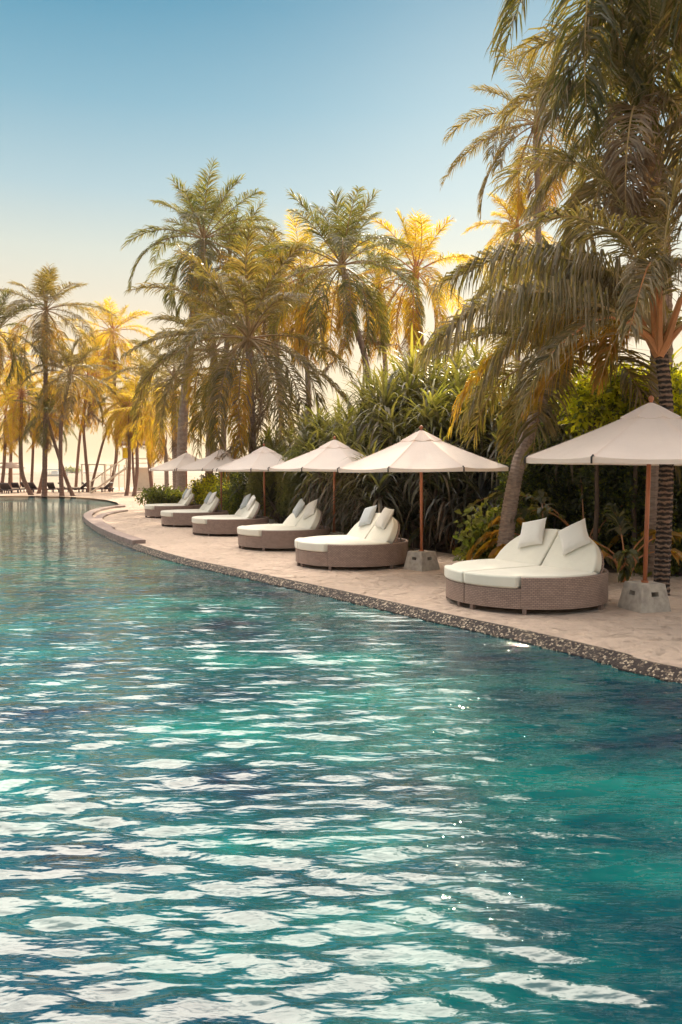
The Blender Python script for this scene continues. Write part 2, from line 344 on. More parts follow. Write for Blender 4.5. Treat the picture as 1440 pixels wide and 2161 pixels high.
# water with real waves
def graded(a, b, d0, g):
    out = [0.0]; 
    while out[-1] < b: out.append(out[-1] + d0*(1+g*out[-1]))
    neg = [0.0]
    while neg[-1] > a: neg.append(neg[-1] - d0*(1+g*abs(neg[-1])))
    return np.array(neg[1:][::-1] + out)
xs = graded(-51, 9, .030, .16); ys = graded(-8, 66, .020, .15)
X, Y = np.meshgrid(xs, ys)
rng = np.random.default_rng(4)
Z = np.zeros_like(X); sp = .020*(1+.15*np.abs(Y))
def lfn(seed, sc):
    r = np.random.default_rng(seed); z = 0
    for i in range(5):
        a = r.uniform(0, 6.28); k = sc*r.uniform(.6, 1.6); z = z + np.sin(X*k*math.cos(a)+Y*k*math.sin(a)+r.uniform(0, 6.28))
    return z/2.2
wx = .25*lfn(11, 1.3); wy = .12*lfn(12, 1.7)
for i in range(56):
    lam = float(np.exp(rng.uniform(math.log(.10), math.log(.38)))); k = 2*math.pi/lam
    a = math.pi/2 + rng.normal(0, .27) + .10
    slope = .044*(1.1 if lam > .17 else 1.2)
    att = np.clip((lam/sp-2.5)/3, 0, 1)
    ph = (X+wx)*k*math.cos(a)+(Y+wy)*k*math.sin(a)+rng.uniform(0, 6.28)
    Z += slope/k*att*(np.sin(ph)+.35*np.sin(2*ph+1.2)+.15*np.sin(3*ph+2.2))*(.7+.5*lfn(100+i, .9))
Z *= 1-.5*np.clip((np.hypot(X+1.5, Y)-8)/12, 0, 1)     # calmer towards the sheltered far end
ny, nx = X.shape
me = bpy.data.meshes.new('pool_water')
me.vertices.add(nx*ny); me.vertices.foreach_set('co', np.stack([X, Y, Z], -1).ravel())
idx = np.arange(nx*ny).reshape(ny, nx); q = np.stack([idx[:-1, :-1], idx[:-1, 1:], idx[1:, 1:], idx[1:, :-1]], -1).reshape(-1, 4)
me.loops.add(q.size); me.loops.foreach_set('vertex_index', q.ravel()); me.polygons.add(len(q))
me.polygons.foreach_set('loop_start', np.arange(0, q.size, 4)); me.polygons.foreach_set('use_smooth', np.ones(len(q), bool))
me.update(calc_edges=True); me.materials.append(M['water'])
wo = bpy.data.objects.new('pool_water', me); wo.location.z = ZW; COL.objects.link(wo); tag(wo, kind='structure')

# coping: sloping mosaic strip from the sand down into the water, then the low kerbs at the far tip
def strip(line, prof, closed=False):
    """profile (offset to the pool side, z) swept along a 2-D line; returns verts, faces, uvs"""
    L = [Vector((*p, 0)) for p in line]; n = len(L); vs = []; uv = []; d = 0
    for i, p in enumerate(L):
        t = (L[min(i+1, n-1)]-L[max(i-1, 0)]).normalized(); side = Vector((-t.y, t.x, 0)); side = side if True else -side
        if i: d += (L[i]-L[i-1]).length
        w = 0; pr = prof[0]
        for o, z in prof:
            w += math.hypot(o-pr[0], z-pr[1]); pr = (o, z); q = p+side*o; vs.append((q.x, q.y, z)); uv.append((d, w))
    m = len(prof); fs = [(i*m+j, (i+1)*m+j, (i+1)*m+j+1, i*m+j+1) for i in range(n-1) for j in range(m-1)]
    return vs, fs, uv
mb = MB(); v, f, uv = strip(edge, [(-.03, .004), (.04, .012), (.07, -.005), (.19, -.085), (.21, -.2), (.21, -.6)])
mb.add(v, f); eo = mb.build('pool_coping', M['mosaic'], uvs=uv, smooth=False); tag(eo, kind='structure')
def kerb(name, px, w, z0, z1, mat):
    pts = smoothcurve([tuple(G(x, y, 0))[:2] for x, y in px], 6)
    mb = MB(); v, f, uv = strip(pts, [(0, z0), (0, z1-.01), (.015, z1), (w-.015, z1), (w, z1-.01), (w, z0)])
    n = len(pts); m = 6; f += [tuple(range(m)), tuple(range((n-1)*m, n*m))[::-1]]
    mb.add(v, f); return mb.build(name, mat, uvs=uv)
k1 = kerb('kerb', [(252,1070),(225,1073),(197,1079),(180,1087),(177,1095),(190,1107),(210,1119),(240,1133),(280,1148)], .35, -.3, .10, M['stone']); tag(k1, kind='structure')
k2 = kerb('kerb', [(257,1079),(232,1083),(210,1089),(199,1097),(203,1106),(222,1118)], .32, -.1, .07, M['stone']); tag(k2, kind='structure')

# sea
mb = MB(); mb.add([(-1700, 88, -.45), (1700, 88, -.45), (1700, 2850, -.45), (-1700, 2850, -.45)], [(0, 1, 2, 3)])
tag(mb.build('sea', M['sea']), kind='structure')
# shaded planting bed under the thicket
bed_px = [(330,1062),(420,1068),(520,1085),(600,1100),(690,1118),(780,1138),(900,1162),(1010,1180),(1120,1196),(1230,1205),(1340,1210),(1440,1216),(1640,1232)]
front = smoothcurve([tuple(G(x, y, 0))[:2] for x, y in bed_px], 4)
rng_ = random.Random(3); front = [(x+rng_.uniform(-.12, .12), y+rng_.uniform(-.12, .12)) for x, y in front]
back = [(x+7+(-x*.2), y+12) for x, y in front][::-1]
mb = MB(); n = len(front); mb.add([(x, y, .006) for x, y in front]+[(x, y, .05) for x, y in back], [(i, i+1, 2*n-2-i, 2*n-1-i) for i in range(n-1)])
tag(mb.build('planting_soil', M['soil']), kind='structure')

# ------------------------------------------------------------------ palms
def frond(mb, pts, leaf, n, w, hang, rs, mleaf=0, mr=1, rw=.035, start=.16, ang=(25, 62), jag=.12, fold=0.0):
    pts = np.asarray(pts, float); seg = np.linalg.norm(np.diff(pts, axis=0), axis=1); s = np.concatenate([[0], np.cumsum(seg)]); L = s[-1]
    t = start+(1-start)*np.sort(rs.uniform(0, 1, n)*.25+np.linspace(0, 1, n)*.75)
    p = np.stack([np.interp(t*L, s, pts[:, k]) for k in range(3)], -1)
    p2 = np.stack([np.interp(np.clip(t*L+.02*L, 0, L), s, pts[:, k]) for k in range(3)], -1); p1 = np.stack([np.interp(np.clip(t*L-.03*L, 0, L), s, pts[:, k]) for k in range(3)], -1)
    T = nrm(p2-p1); up = np.array([0, 0, 1.0])
    hd = nrm(np.array([[pts[-1][0]-pts[0][0]+1e-4, pts[-1][1]-pts[0][1], 0]])); perp = np.array([-hd[0, 1], hd[0, 0], 0])
    S = np.cross(T, up); S = np.where(np.linalg.norm(S, axis=1, keepdims=True) < .35, -perp[None], S); S = nrm(S)
    S = nrm(S+0*S); sgnfix = np.sign((S*-perp).sum(1, keepdims=True)); S = S*np.where(sgnfix == 0, 1, sgnfix)
    N = np.cross(S, T)
    V = []; g = np.array([0, 0, -1.0])
    for sg in (-1, 1):
        a = np.radians(ang[0]+(ang[1]-ang[0])*t**1.5)[:, None]+rs.normal(0, .10, (n, 1))
        lift = .25-.5*fold
        d0 = nrm(S*sg*np.cos(a)+T*np.sin(a)+N*lift+rs.normal(0, jag, (n, 3)))
        ln = (leaf*np.sin(np.pi*(.14+.78*t))**.6*rs.uniform(.82, 1.12, n))[:, None]
        hg = hang*rs.uniform(.6, 1.4, (n, 1))
        d1 = nrm(d0+g*hg); d2 = nrm(d1+g*hg*1.3)
        q0 = p; q1 = q0+d0*ln*.38; q2 = q1+d1*ln*.36; q3 = q2+d2*ln*.26
        W = nrm(T+N*rs.normal(0, .5, (n, 1))-d0*(T*d0).sum(1, keepdims=True))*w*.5
        V.append(np.stack([q0-W*.6, q0+W*.6, q1-W, q1+W, q2-W*.75, q2+W*.75, q3], 1))
    V = np.concatenate(V); b = np.arange(len(V))[:, None]*7
    quads = np.concatenate([b+np.array([0, 1, 3, 2]), b+np.array([2, 3, 5, 4])]); tris = b+np.array([4, 5, 6])
    mb.addn(V.reshape(-1, 3), quads, tris, mleaf)
    k = len(pts); rr = [rw*(1-.82*(i/(k-1))) for i in range(k)]
    mb.tube([tuple(q) for q in pts], rr, 4, mr, False)
def arc(az, el, L, droop, p=(0, 0, 0), n=12, side=0.0, pw=1.15):
    out = [np.array(p, float)]
    for i in range(n):
        t = (i+.5)/n; e = el-droop*t**pw; a = az+side*t
        out.append(out[-1]+np.array([math.cos(e)*math.sin(a), math.cos(e)*math.cos(a), math.sin(e)])*L/n)
    return out
def crown_mb(seed, n=26, L=4.2, leaf=.85, pairs=58, w=.045, wind=0.0, mats=(0, 2, 3), elmin=-38, elmax=84, hang=.75, dry=2):
    rs = np.random.default_rng(seed); mb = MB()
    for i in range(n):
        f = (i+.5)/n; az = i*2.39996+rs.normal(0, .18)+wind*math.sin(i*2.4)
        el = R(elmax+(elmin-elmax)*f**.85)+rs.normal(0, .1)
        l = L*(.66+.40*min(1, f*2.0))*rs.uniform(.86, 1.08)
        dr = R(22+78*min(1, f*1.5)*(1 if f < .6 else .8)+rs.normal(0, 12)); pw = 2.1-1.2*min(1, f*1.6)
        ml = 0
        if f > .72 and rs.random() < .45: ml = 2
        if i >= n-dry: ml = 3; dr += .5
        frond(mb, arc(az, el, l, dr, side=rs.normal(0, .3), pw=pw), leaf*rs.uniform(.9, 1.1), pairs, w, hang*(.35+1.1*f), rs, ml, 1, .03+.006*L/4)
    # sheathing fibre and fruit stalks at the heart of the crown
    mb.tube([(0, 0, -.45), (0, 0, -.1), (0, 0, .35), (0, 0, .8)], [.15, .2, .13, .03], 9, 1)
    for k in range(9):
        a = rs.uniform(0, 6.28); r = .22; mb.tube([(r*.5*math.cos(a), r*.5*math.sin(a), -.1), (r*1.2*math.cos(a), r*1.2*math.sin(a), -.2-.1*rs.random())], [.03, .03], 5, 1)
    return mb
CM = [M['frond'], M['rachis'], M['frond_yellow'], M['frond_dry']]
CMg = [M['frond_green'], M['rachis'], M['frond_yellow'], M['frond_dry']]
M['frond_gold'] = leaf_mat('golden palm leaflet', (.13,.11,.03), (.26,.17,.04), (.75,.60,.035), (.95,.58,.035), .55)
CMy = [M['frond_gold'], M['rachis_orange'], M['frond_yellow'], M['frond_dry']]
def trunk_mb(pts, r0, r1, seg=10, rings=0, ring_amp=0.0, flare=1.5):
    pts = smoothcurve([tuple(p) for p in pts], 8); n = len(pts); mb = MB()
    if rings:
        # resample finer
        P_ = np.array(pts); s = np.concatenate([[0], np.cumsum(np.linalg.norm(np.diff(P_, axis=0), axis=1))]); t = np.linspace(0, s[-1], rings*4+1)
        pts = [tuple(np.interp(q, s, P_[:, k]) for k in range(3)) for q in t]; n = len(pts)
    rad = []
    for i in range(n):
        f = i/(n-1); r = r0+(r1-r0)*f+r0*(flare-1)*max(0, 1-f*9)**2
        if rings: r += ring_amp*(0, .55, 1, .25)[i % 4]
        rad.append(r)
    mb.tube(pts, rad, seg, 0); return mb
PROTO = {}
def palm(label, base, top, mid=None, r=.14, crown=None, rot=0, sc=1.0, group=None, tm='trunk', name='coconut_palm', rings=60, cm=None, tilt=(0, 0)):
    """base, top: world points; crown: key of a shared crown mesh or an MB"""
    base = Vector(base); top = Vector(top); t = empty(name, base)
    tag(t, label, 'palm tree', group)
    if mid is None: mid = [(base+top)/2 + Vector((0, 0, 0))]
    pts = [base-Vector((0, 0, .25)), base]+[Vector(m) for m in mid]+[top]
    mb = trunk_mb([p-base for p in pts], r, r*.68, 10, rings, r*.10)
    mb.build('trunk', M[tm], t, smooth=False)
    if isinstance(crown, MB): c = crown.build('crown', cm or CM, t)
    else:
        if crown not in PROTO:
            sd, kw, mats = CROWNS[crown]; PROTO[crown] = crown_mb(sd, **kw).build('crown', mats); c = PROTO[crown]
        else: c = PROTO[crown].copy(); COL.objects.link(c)
        c.parent = t
    c.location = top-base; c.rotation_euler = (tilt[0], tilt[1], rot); c.scale = (sc, sc, sc)
    return t
CROWNS = {
 'a': (21, dict(n=27, L=5.0, pairs=84, leaf=1.0, w=.033, elmin=-48), CM),
 'b': (22, dict(n=23, L=4.9, pairs=84, w=.033, elmin=-54, leaf=.92), CMg),
 'c': (23, dict(n=27, L=4.9, pairs=84, w=.033, elmin=-60, elmax=84, leaf=.92), CMy),
 'd': (24, dict(n=25, L=4.9, pairs=80, w=.033, elmin=-40, leaf=.92), CM),
 'e': (25, dict(n=28, L=4.9, pairs=84, w=.033, elmin=-66, elmax=80, hang=.8, leaf=.95), CMy),
 'big': (26, dict(n=33, L=5.1, pairs=100, w=.033, elmin=-50, leaf=.88, dry=3, hang=.95), CM),
 'tall': (27, dict(n=30, L=5.2, pairs=96, w=.033, elmin=-50, leaf=.95, hang=.7), CMg),
}
def pp(label, bx, by, tx, ty, D, Dt=None, midpx=None, zb=0, **kw):
    b = P(bx, by, D); b.z = zb; t = P(tx, ty, Dt or D)
    mid = [P(x, y, D+(((Dt or D)-D)*(i+1)/(len(midpx)+1))) for i, (x, y) in enumerate(midpx)] if midpx else None
    return palm(label, b, t, mid, **kw)
FG = 'palms on the far beach'; MG = 'tall palms behind the row of parasols'; RG = 'palms above the thicket on the right'
# far beach
pp('tallest palm at left, straight grey trunk at the pool edge', 94, 1046, 97, 655, 62, midpx=[(96, 880)], crown='a', sc=1.05, r=.2, tm='trunk_far', group=FG)
pp('yellow palm on a slim trunk with a slight bow, standing clear in the gap', 188, 1037, 186, 800, 72, midpx=[(181, 960), (177, 890)], crown='c', rot=1, sc=1.0, r=.15, tm='trunk_far', group=FG)
pp('tall yellow palm with round crown over the pergola frame', 232, 1036, 238, 700, 75, midpx=[(246, 960), (244, 850)], crown='e', rot=2, sc=1.0, r=.16, tm='trunk_far', group=FG)
pp('palm with slim leaning trunk right of the lookout tower', 322, 1030, 305, 815, 66, midpx=[(314, 965), (309, 890)], crown='a', rot=2.5, sc=.9, r=.15, tm='trunk_far', group=FG)
pp('yellow palm whose trunk passes in front of the tower roof', 267, 1045, 274, 862, 62, midpx=[(273, 990)], crown='c', rot=.6, sc=.72, r=.14, tm='trunk_far', group=FG)
pp('short palm with orange fronds beside the tower stair', 283, 1047, 288, 850, 61, midpx=[(290, 990), (288, 920)], crown='e', rot=3.3, sc=.68, r=.14, tm='trunk_far', group=FG)
pp('thin bowed palm trunk between the two tower palms', 286, 1040, 279, 880, 64, midpx=[(281, 985)], crown='e', rot=4.3, sc=.55, r=.1, tm='trunk_far', group=FG)
pp('palm cut by the left edge of the picture with dark green fronds', -40, 1040, -8, 700, 60, midpx=[(-30, 880)], crown='b', rot=.2, sc=1.0, r=.18, tm='trunk_far', group=FG)
pp('palm at left whose curved trunk sweeps right at its foot', 66, 1040, 46, 830, 64, midpx=[(47, 1000), (44, 930)], crown='c', rot=2.2, sc=.85, r=.18, tm='trunk_far', group=FG)
pp('straight slender palm second trunk from the tall grey palm', 66, 1031, 71, 860, 74, midpx=[(70, 950)], crown='b', rot=3.2, sc=.85, r=.14, tm='trunk_far', group=FG)
pp('palm with orange fronds nearest the left edge of the beach', 2, 1033, 13, 870, 72, midpx=[(9, 980)], crown='e', rot=5, sc=.8, r=.16, tm='trunk_far', group=FG)
pp('palm leaning far left with its foot beside the crossing trunks', 154, 1043, 100, 880, 62, midpx=[(138, 1005), (114, 930)], crown='b', rot=4, sc=.62, r=.15, tm='trunk_far', group=FG)
pp('dark footed palm crossed by the leaning one', 131, 1046, 150, 790, 61, midpx=[(128, 960), (132, 870)], crown='a', rot=5.2, sc=.85, r=.17, tm='trunk_far', group=FG)
pp('palm leaning right over the row of far loungers', 191, 1032, 252, 860, 74, midpx=[(204, 985), (224, 915)], crown='c', rot=.4, sc=.66, r=.13, tm='trunk_far', group=FG)
pp('short palm close behind the tall grey trunk', 82, 1037, 112, 850, 68, midpx=[(93, 990), (102, 920)], crown='c', rot=4.9, sc=.7, r=.15, tm='trunk_far', group=FG)
pp('palm with a wide yellow crown left of the tall grey palm', 20, 1034, 30, 760, 76, midpx=[(26, 900)], crown='c', rot=1.7, sc=1.0, r=.15, tm='trunk_far', group=FG)
pp('palm in the second row behind the yellow palms', 160, 1034, 205, 750, 80, midpx=[(172, 900)], crown='e', rot=.9, sc=1.0, r=.15, tm='trunk_far', group=FG)
# middle
pp('tall green palm standing highest left of centre', 384, 1050, 430, 505, 41, midpx=[(386, 900), (405, 700)], crown='tall', rot=.5, sc=.95, r=.27, group=MG)
pp('palm with broad grey brown crown in front of the tall green palm', 536, 1080, 524, 715, 31, midpx=[(532, 900)], crown='big', rot=1.2, sc=1.12, r=.17, group=MG)
pp('tall palm in the centre leaning left on a slim trunk', 790, 1020, 722, 560, 36, midpx=[(778, 800), (745, 670)], crown='tall', rot=2.7, sc=.98, r=.16, group=MG)
pp('warm yellow palm just right of the central palm', 905, 980, 878, 575, 43, midpx=[(895, 800)], crown='c', rot=3.1, sc=1.0, r=.16, group=MG)
pp('palm behind with trunk showing in the bright gap', 655, 1030, 638, 590, 44, midpx=[(652, 850), (645, 720)], crown='e', rot=4.1, sc=.95, r=.16, group=MG)
pp('palm with drooping crown filling the gap behind the farthest parasol', 440, 1060, 452, 740, 37, midpx=[(444, 900)], crown='a', rot=3.9, sc=.85, r=.2, group=MG)
pp('lower palm hanging over the second farthest parasol', 372, 1045, 368, 800, 44, midpx=[(368, 900)], crown='a', rot=.9, sc=.85, r=.17, group=MG)
pp('palm with its crown wedged between the tall green palm and the central palm', 600, 1060, 572, 600, 45, midpx=[(592, 850)], crown='a', rot=2.9, sc=.9, r=.17, group=MG)
pp('palm crown half hidden behind the broad grey brown crown', 470, 1060, 486, 560, 46, midpx=[(474, 850)], crown='tall', rot=5.1, sc=1.0, r=.18, group=MG)
pp('palm with golden fronds left of the farthest parasol canopy', 352, 1040, 336, 880, 52, midpx=[(350, 960)], crown='c', rot=2.1, sc=.7, r=.15, group=MG)
pp('palm behind the central palm with its crown to the right', 820, 1000, 800, 600, 47, midpx=[(815, 800)], crown='b', rot=1.1, sc=.9, r=.17, group=MG)
# right
pp('slim palm with golden fronds high against the blue sky', 1150, 1000, 1133, 262, 30, midpx=[(1140, 700), (1136, 450)], crown='a', rot=1.9, sc=.78, r=.14, group=RG)
pp('small palm with upright golden fronds under the slim one', 1095, 1000, 1091, 480, 32, midpx=[(1093, 700)], crown='c', rot=.3, sc=.52, r=.13, group=RG)
# leaning palm in the thicket
rs = np.random.default_rng(5)
pp('palm leaning right out of the dark thicket with scarred brown trunk', 1060, 1062+60, 1185, 760, 15.0, Dt=15.6, midpx=[(1085, 1020), (1125, 890)], crown=crown_mb(31, n=15, L=2.9, pairs=70, w=.035, elmin=-8, elmax=70, hang=.5, dry=0), sc=1, r=.15, group=RG)
# near palm with the ringed trunk: fronds traced one by one
def hand_crown(origin, specs, seed, leaf=.8, pairs=100, w=.028):
    rs = np.random.default_rng(seed); mb = MB(); O = np.array(origin)
    for (pts, Ds, kw) in specs:
        pw = [tuple(P(x, y, d)) for (x, y), d in zip(pts, Ds)]
        c = np.array(smoothcurve(pw, 6))-O; k = dict(leaf=leaf, n=pairs, w=w, hang=1.0, mleaf=0, mr=1, rw=.028); k.update(kw)
        lf = k.pop('leaf'); n_ = k.pop('n'); w_ = k.pop('w'); h_ = k.pop('hang')
        frond(mb, c, lf, n_, w_, h_, rs, **k)
    return mb
O1 = P(1392, 700, 12.2)
S1 = [
 ([(1388,690),(1320,575),(1190,530),(1060,530),(925,590)], [12.2,12.4,12.6,12.8,13.0], dict(hang=2.2, leaf=1.15, n=150)),
 ([(1380,690),(1290,640),(1150,600),(1010,640),(885,745)], [12.2,12.0,11.8,11.6,11.4], dict(hang=2.2, leaf=1.15, n=150)),
 ([(1380,700),(1290,655),(1210,690),(1145,760),(1100,865)], [12.2,11.8,11.5,11.3,11.2], dict(hang=.8, leaf=.6, mr=4, mleaf=0)),
 ([(1385,700),(1330,600),(1250,560),(1150,590),(1060,680)], [12.2,12.9,13.4,13.8,14.1], dict(hang=2.2, leaf=1.1, n=140)),
 ([(1380,700),(1300,640),(1190,640),(1080,720),(990,860)], [12.2,12.6,12.9,13.1,13.2], dict(hang=2, leaf=1.1, n=130)),
 ([(1385,690),(1345,600),(1290,590),(1210,670),(1170,800)], [12.2,13.2,13.9,14.3,14.6], dict(hang=1.9, leaf=1.05, n=120)),
 ([(1385,695),(1310,590),(1200,545),(1090,550),(990,640)], [12.2,13.0,13.6,14.0,14.3], dict(hang=2.2, leaf=1.15, n=140)),
 ([(1385,700),(1320,640),(1230,600),(1120,620),(1010,700)], [12.2,13.2,14.0,14.5,14.8], dict(hang=2.2, leaf=1.15, n=140)),
 ([(1385,700),(1330,650),(1260,640),(1170,690),(1090,790)], [12.2,13.4,14.4,15.0,15.3], dict(hang=2.0, leaf=1.1, n=130)),
 ([(1395,690),(1380,560),(1370,545),(1350,600),(1325,700)], [12.2,11.7,11.2,10.8,10.7], dict(hang=1.2, leaf=.6, mr=4)),
 ([(1395,690),(1400,560),(1440,545),(1480,620),(1500,720)], [12.2,11.7,11.3,11.1,11.0], dict(hang=1.2, leaf=.6, mr=4)),
 ([(1390,680),(1340,480),(1250,350),(1130,330),(1040,400)], [12.2,12.6,13,13.4,13.8], dict(hang=.5, leaf=.8)),
 ([(1395,680),(1340,520),(1290,470),(1190,440),(1080,480)], [12.2,11.9,11.6,11.4,11.2], dict(hang=.5, leaf=.7)),
 ([(1400,680),(1410,450),(1460,330),(1560,300)], [12.2,12.2,12.2,12.2], dict(hang=.4)),
 ([(1400,690),(1480,560),(1600,540),(1720,640)], [12.2,12.0,12.0,12.0], dict(hang=1.2)),
 ([(1400,700),(1480,650),(1570,700),(1640,830)], [12.2,12.0,12.0,12.0], dict(hang=1.2)),
 ([(1385,700),(1330,670),(1290,720),(1265,800)], [12.2,12.6,12.9,13.0], dict(hang=.8, leaf=.55, mleaf=2)),
 ([(1375,705),(1290,690),(1200,740),(1110,860)], [12.2,12.5,13.0,13.3], dict(hang=1.4, leaf=.7, mleaf=2)),
 ([(1375,705),(1270,650),(1130,680),(1010,780),(950,900)], [12.2,12.8,13.3,13.5,13.6], dict(hang=1.4, leaf=.75, mleaf=2)),
 ([(1395,690),(1375,600),(1385,480),(1400,380)], [12.2,12.5,12.8,13.1], dict(hang=.3, leaf=.5)),
]
cb = hand_crown(tuple(O1), S1, 7)
for k, (dx, dz, dy) in enumerate([(-.35, .5, .1), (-.2, .75, -.15), (.3, .6, 0), (.1, .8, .15), (-.5, .25, -.1), (.45, .35, -.1), (-.1, .6, -.25), (.25, .7, -.3)]):
    cb.tube([(0, 0, -.25), (dx*.35, dy*.35, 0), (dx, dy, dz)], [.085, .06, .03], 6, 4)
M['frond_near'] = leaf_mat('near palm leaflet', (.13,.11,.075), (.25,.20,.145), (.34,.28,.05), (.48,.34,.06), .42)
M['rachis_pale'] = simple('pale palm rib', (.52,.38,.17), (.40,.27,.12), .5, 3)
CMh = [M['frond_near'], M['rachis_pale'], M['frond_yellow'], M['frond_dry'], M['rachis_orange']]
b1 = P(1416, 1212, 14.6); b1 = Vector((P(1416, 800, 12.4).x, 12.6, 0))
palm('near palm at the right with dark ringed trunk beside the largest parasol', b1, O1-Vector((0, 0, .1)), [P(1408, 900, 12.5)], r=.128, crown=cb, group=RG, tm='bark_dark', rings=46, cm=CMh)
# tall palms whose crowns reach out of the frame at the top right
O2 = P(1375, 330, 14.2)
S2 = [
 ([(1375,330),(1330,120),(1240,60),(1180,200),(1160,330)], [14.2,14,13.8,13.5,13.4], dict(hang=1.4)),
 ([(1375,330),(1300,280),(1210,330),(1120,450)], [14.2,14.2,14.2,14.2], dict(hang=.9, leaf=.9)),
 ([(1375,330),(1270,210),(1150,190),(1050,260)], [14.2,14.8,15.4,15.8], dict(hang=.9, leaf=.8)),
 ([(1375,330),(1290,350),(1240,480),(1225,600)], [14.2,13.9,13.6,13.5], dict(hang=.7)),
 ([(1375,330),(1345,230),(1330,260),(1320,380),(1325,500)], [14.2,13.4,12.9,12.7,12.7], dict(hang=.6, leaf=.7, mleaf=3)),
 ([(1375,330),(1400,210),(1440,250),(1450,380),(1440,500)], [14.2,13.4,13.0,12.9,12.9], dict(hang=.8)),
 ([(1375,330),(1350,330),(1335,420),(1350,540)], [14.2,13.6,13.4,13.4], dict(hang=.5, leaf=.6, mleaf=3)),
 ([(1375,330),(1360,160),(1380,20),(1420,-80)], [14.2,14.4,14.6,14.8], dict(hang=.3)),
 ([(1375,330),(1300,150),(1200,80),(1090,120)], [14.2,14.5,14.9,15.2], dict(hang=.8)),
 ([(1375,330),(1460,180),(1560,160),(1640,260)], [14.2,14.2,14.2,14.2], dict(hang=1)),
 ([(1375,330),(1470,300),(1560,360),(1600,500)], [14.2,14.4,14.6,14.8], dict(hang=1)),
 ([(1375,330),(1420,300),(1480,380),(1500,520)], [14.2,14.9,15.4,15.6], dict(hang=1)),
 ([(1375,330),(1310,300),(1250,400),(1205,540)], [14.2,15,15.6,15.9], dict(hang=.9)),
]
c2 = hand_crown(tuple(O2), S2, 9, leaf=1.0, pairs=120, w=.03)
palm('second palm at the right with grey brown fronds hanging behind the near crown', Vector((P(1395, 800, 14.6).x, 14.8, 0)), O2, [P(1392, 600, 14.4)], r=.17, crown=c2, group=RG, cm=CMh)
O3 = P(1310, -150, 14.8)
S3 = [
 ([(1310,-150),(1230,-230),(1150,-120),(1085,40),(1060,130)], [14.8,14.6,14.4,14.2,14.1], dict(hang=.8)),
 ([(1310,-150),(1270,-180),(1240,0),(1235,180),(1250,360)], [14.8,14.0,13.4,13.2,13.2], dict(hang=.8, leaf=1.1)),
 ([(1310,-150),(1290,-150),(1290,40),(1290,220),(1300,380)], [14.8,14.1,13.7,13.6,13.6], dict(hang=.7, leaf=1.1)),
 ([(1310,-150),(1340,-170),(1370,0),(1380,180),(1360,340)], [14.8,14.1,13.6,13.5,13.5], dict(hang=.7, leaf=1.1)),
 ([(1310,-150),(1390,-200),(1450,-60),(1470,120)], [14.8,14.3,13.9,13.8], dict(hang=.9)),
 ([(1310,-150),(1220,-260),(1090,-210),(1000,-60)], [14.8,15.3,15.8,16.1], dict(hang=1)),
 ([(1310,-150),(1330,-380),(1370,-560)], [14.8,14.8,14.9], dict(hang=.4)),
 ([(1310,-150),(1220,-330),(1110,-400)], [14.8,14.8,14.9], dict(hang=.6)),
 ([(1310,-150),(1440,-300),(1590,-250)], [14.8,14.8,14.9], dict(hang=.8)),
 ([(1310,-150),(1330,-60),(1330,80),(1315,240)], [14.8,15.4,15.7,15.8], dict(hang=.7)),
 ([(1310,-150),(1400,-60),(1430,80),(1430,260)], [14.8,15.4,15.7,15.8], dict(hang=.7)),
]
c3 = hand_crown(tuple(O3), S3, 10, leaf=1.0, pairs=120, w=.03)
palm('tallest palm at the top right with fronds hanging in from above the frame', Vector((P(1440, 1000, 15.8).x, 16.6, 0)), O3, [P(1400, 560, 15.8), P(1372, 250, 15.2)], r=.18, crown=c3, group=RG, cm=[M['frond_green']]+CMh[1:])

for lb, bx, by, tx, ty, tz, cr_, rt in [
  ('palm outside the right edge whose fronds hang in at the top corner', 7.6, 13.5, 6.3, 12.2, 12.4, 'tall', .4),
  ('palm outside the right edge with its crown behind the top corner', 9.5, 15.5, 8.8, 14.2, 11.3, 'big', 1.4),
  ('palm outside the right edge leaning over the water above the frame', 8.4, 9.5, 6.8, 9.0, 10.6, 'a', 2.4),
  ('palm outside the right edge high over the thicket', 8.0, 18.0, 7.4, 17.0, 15.5, 'tall', 3.4)]:
    palm(lb, (bx, by, 0), (tx, ty, tz), r=.17, crown=cr_, rot=rt, group=RG)

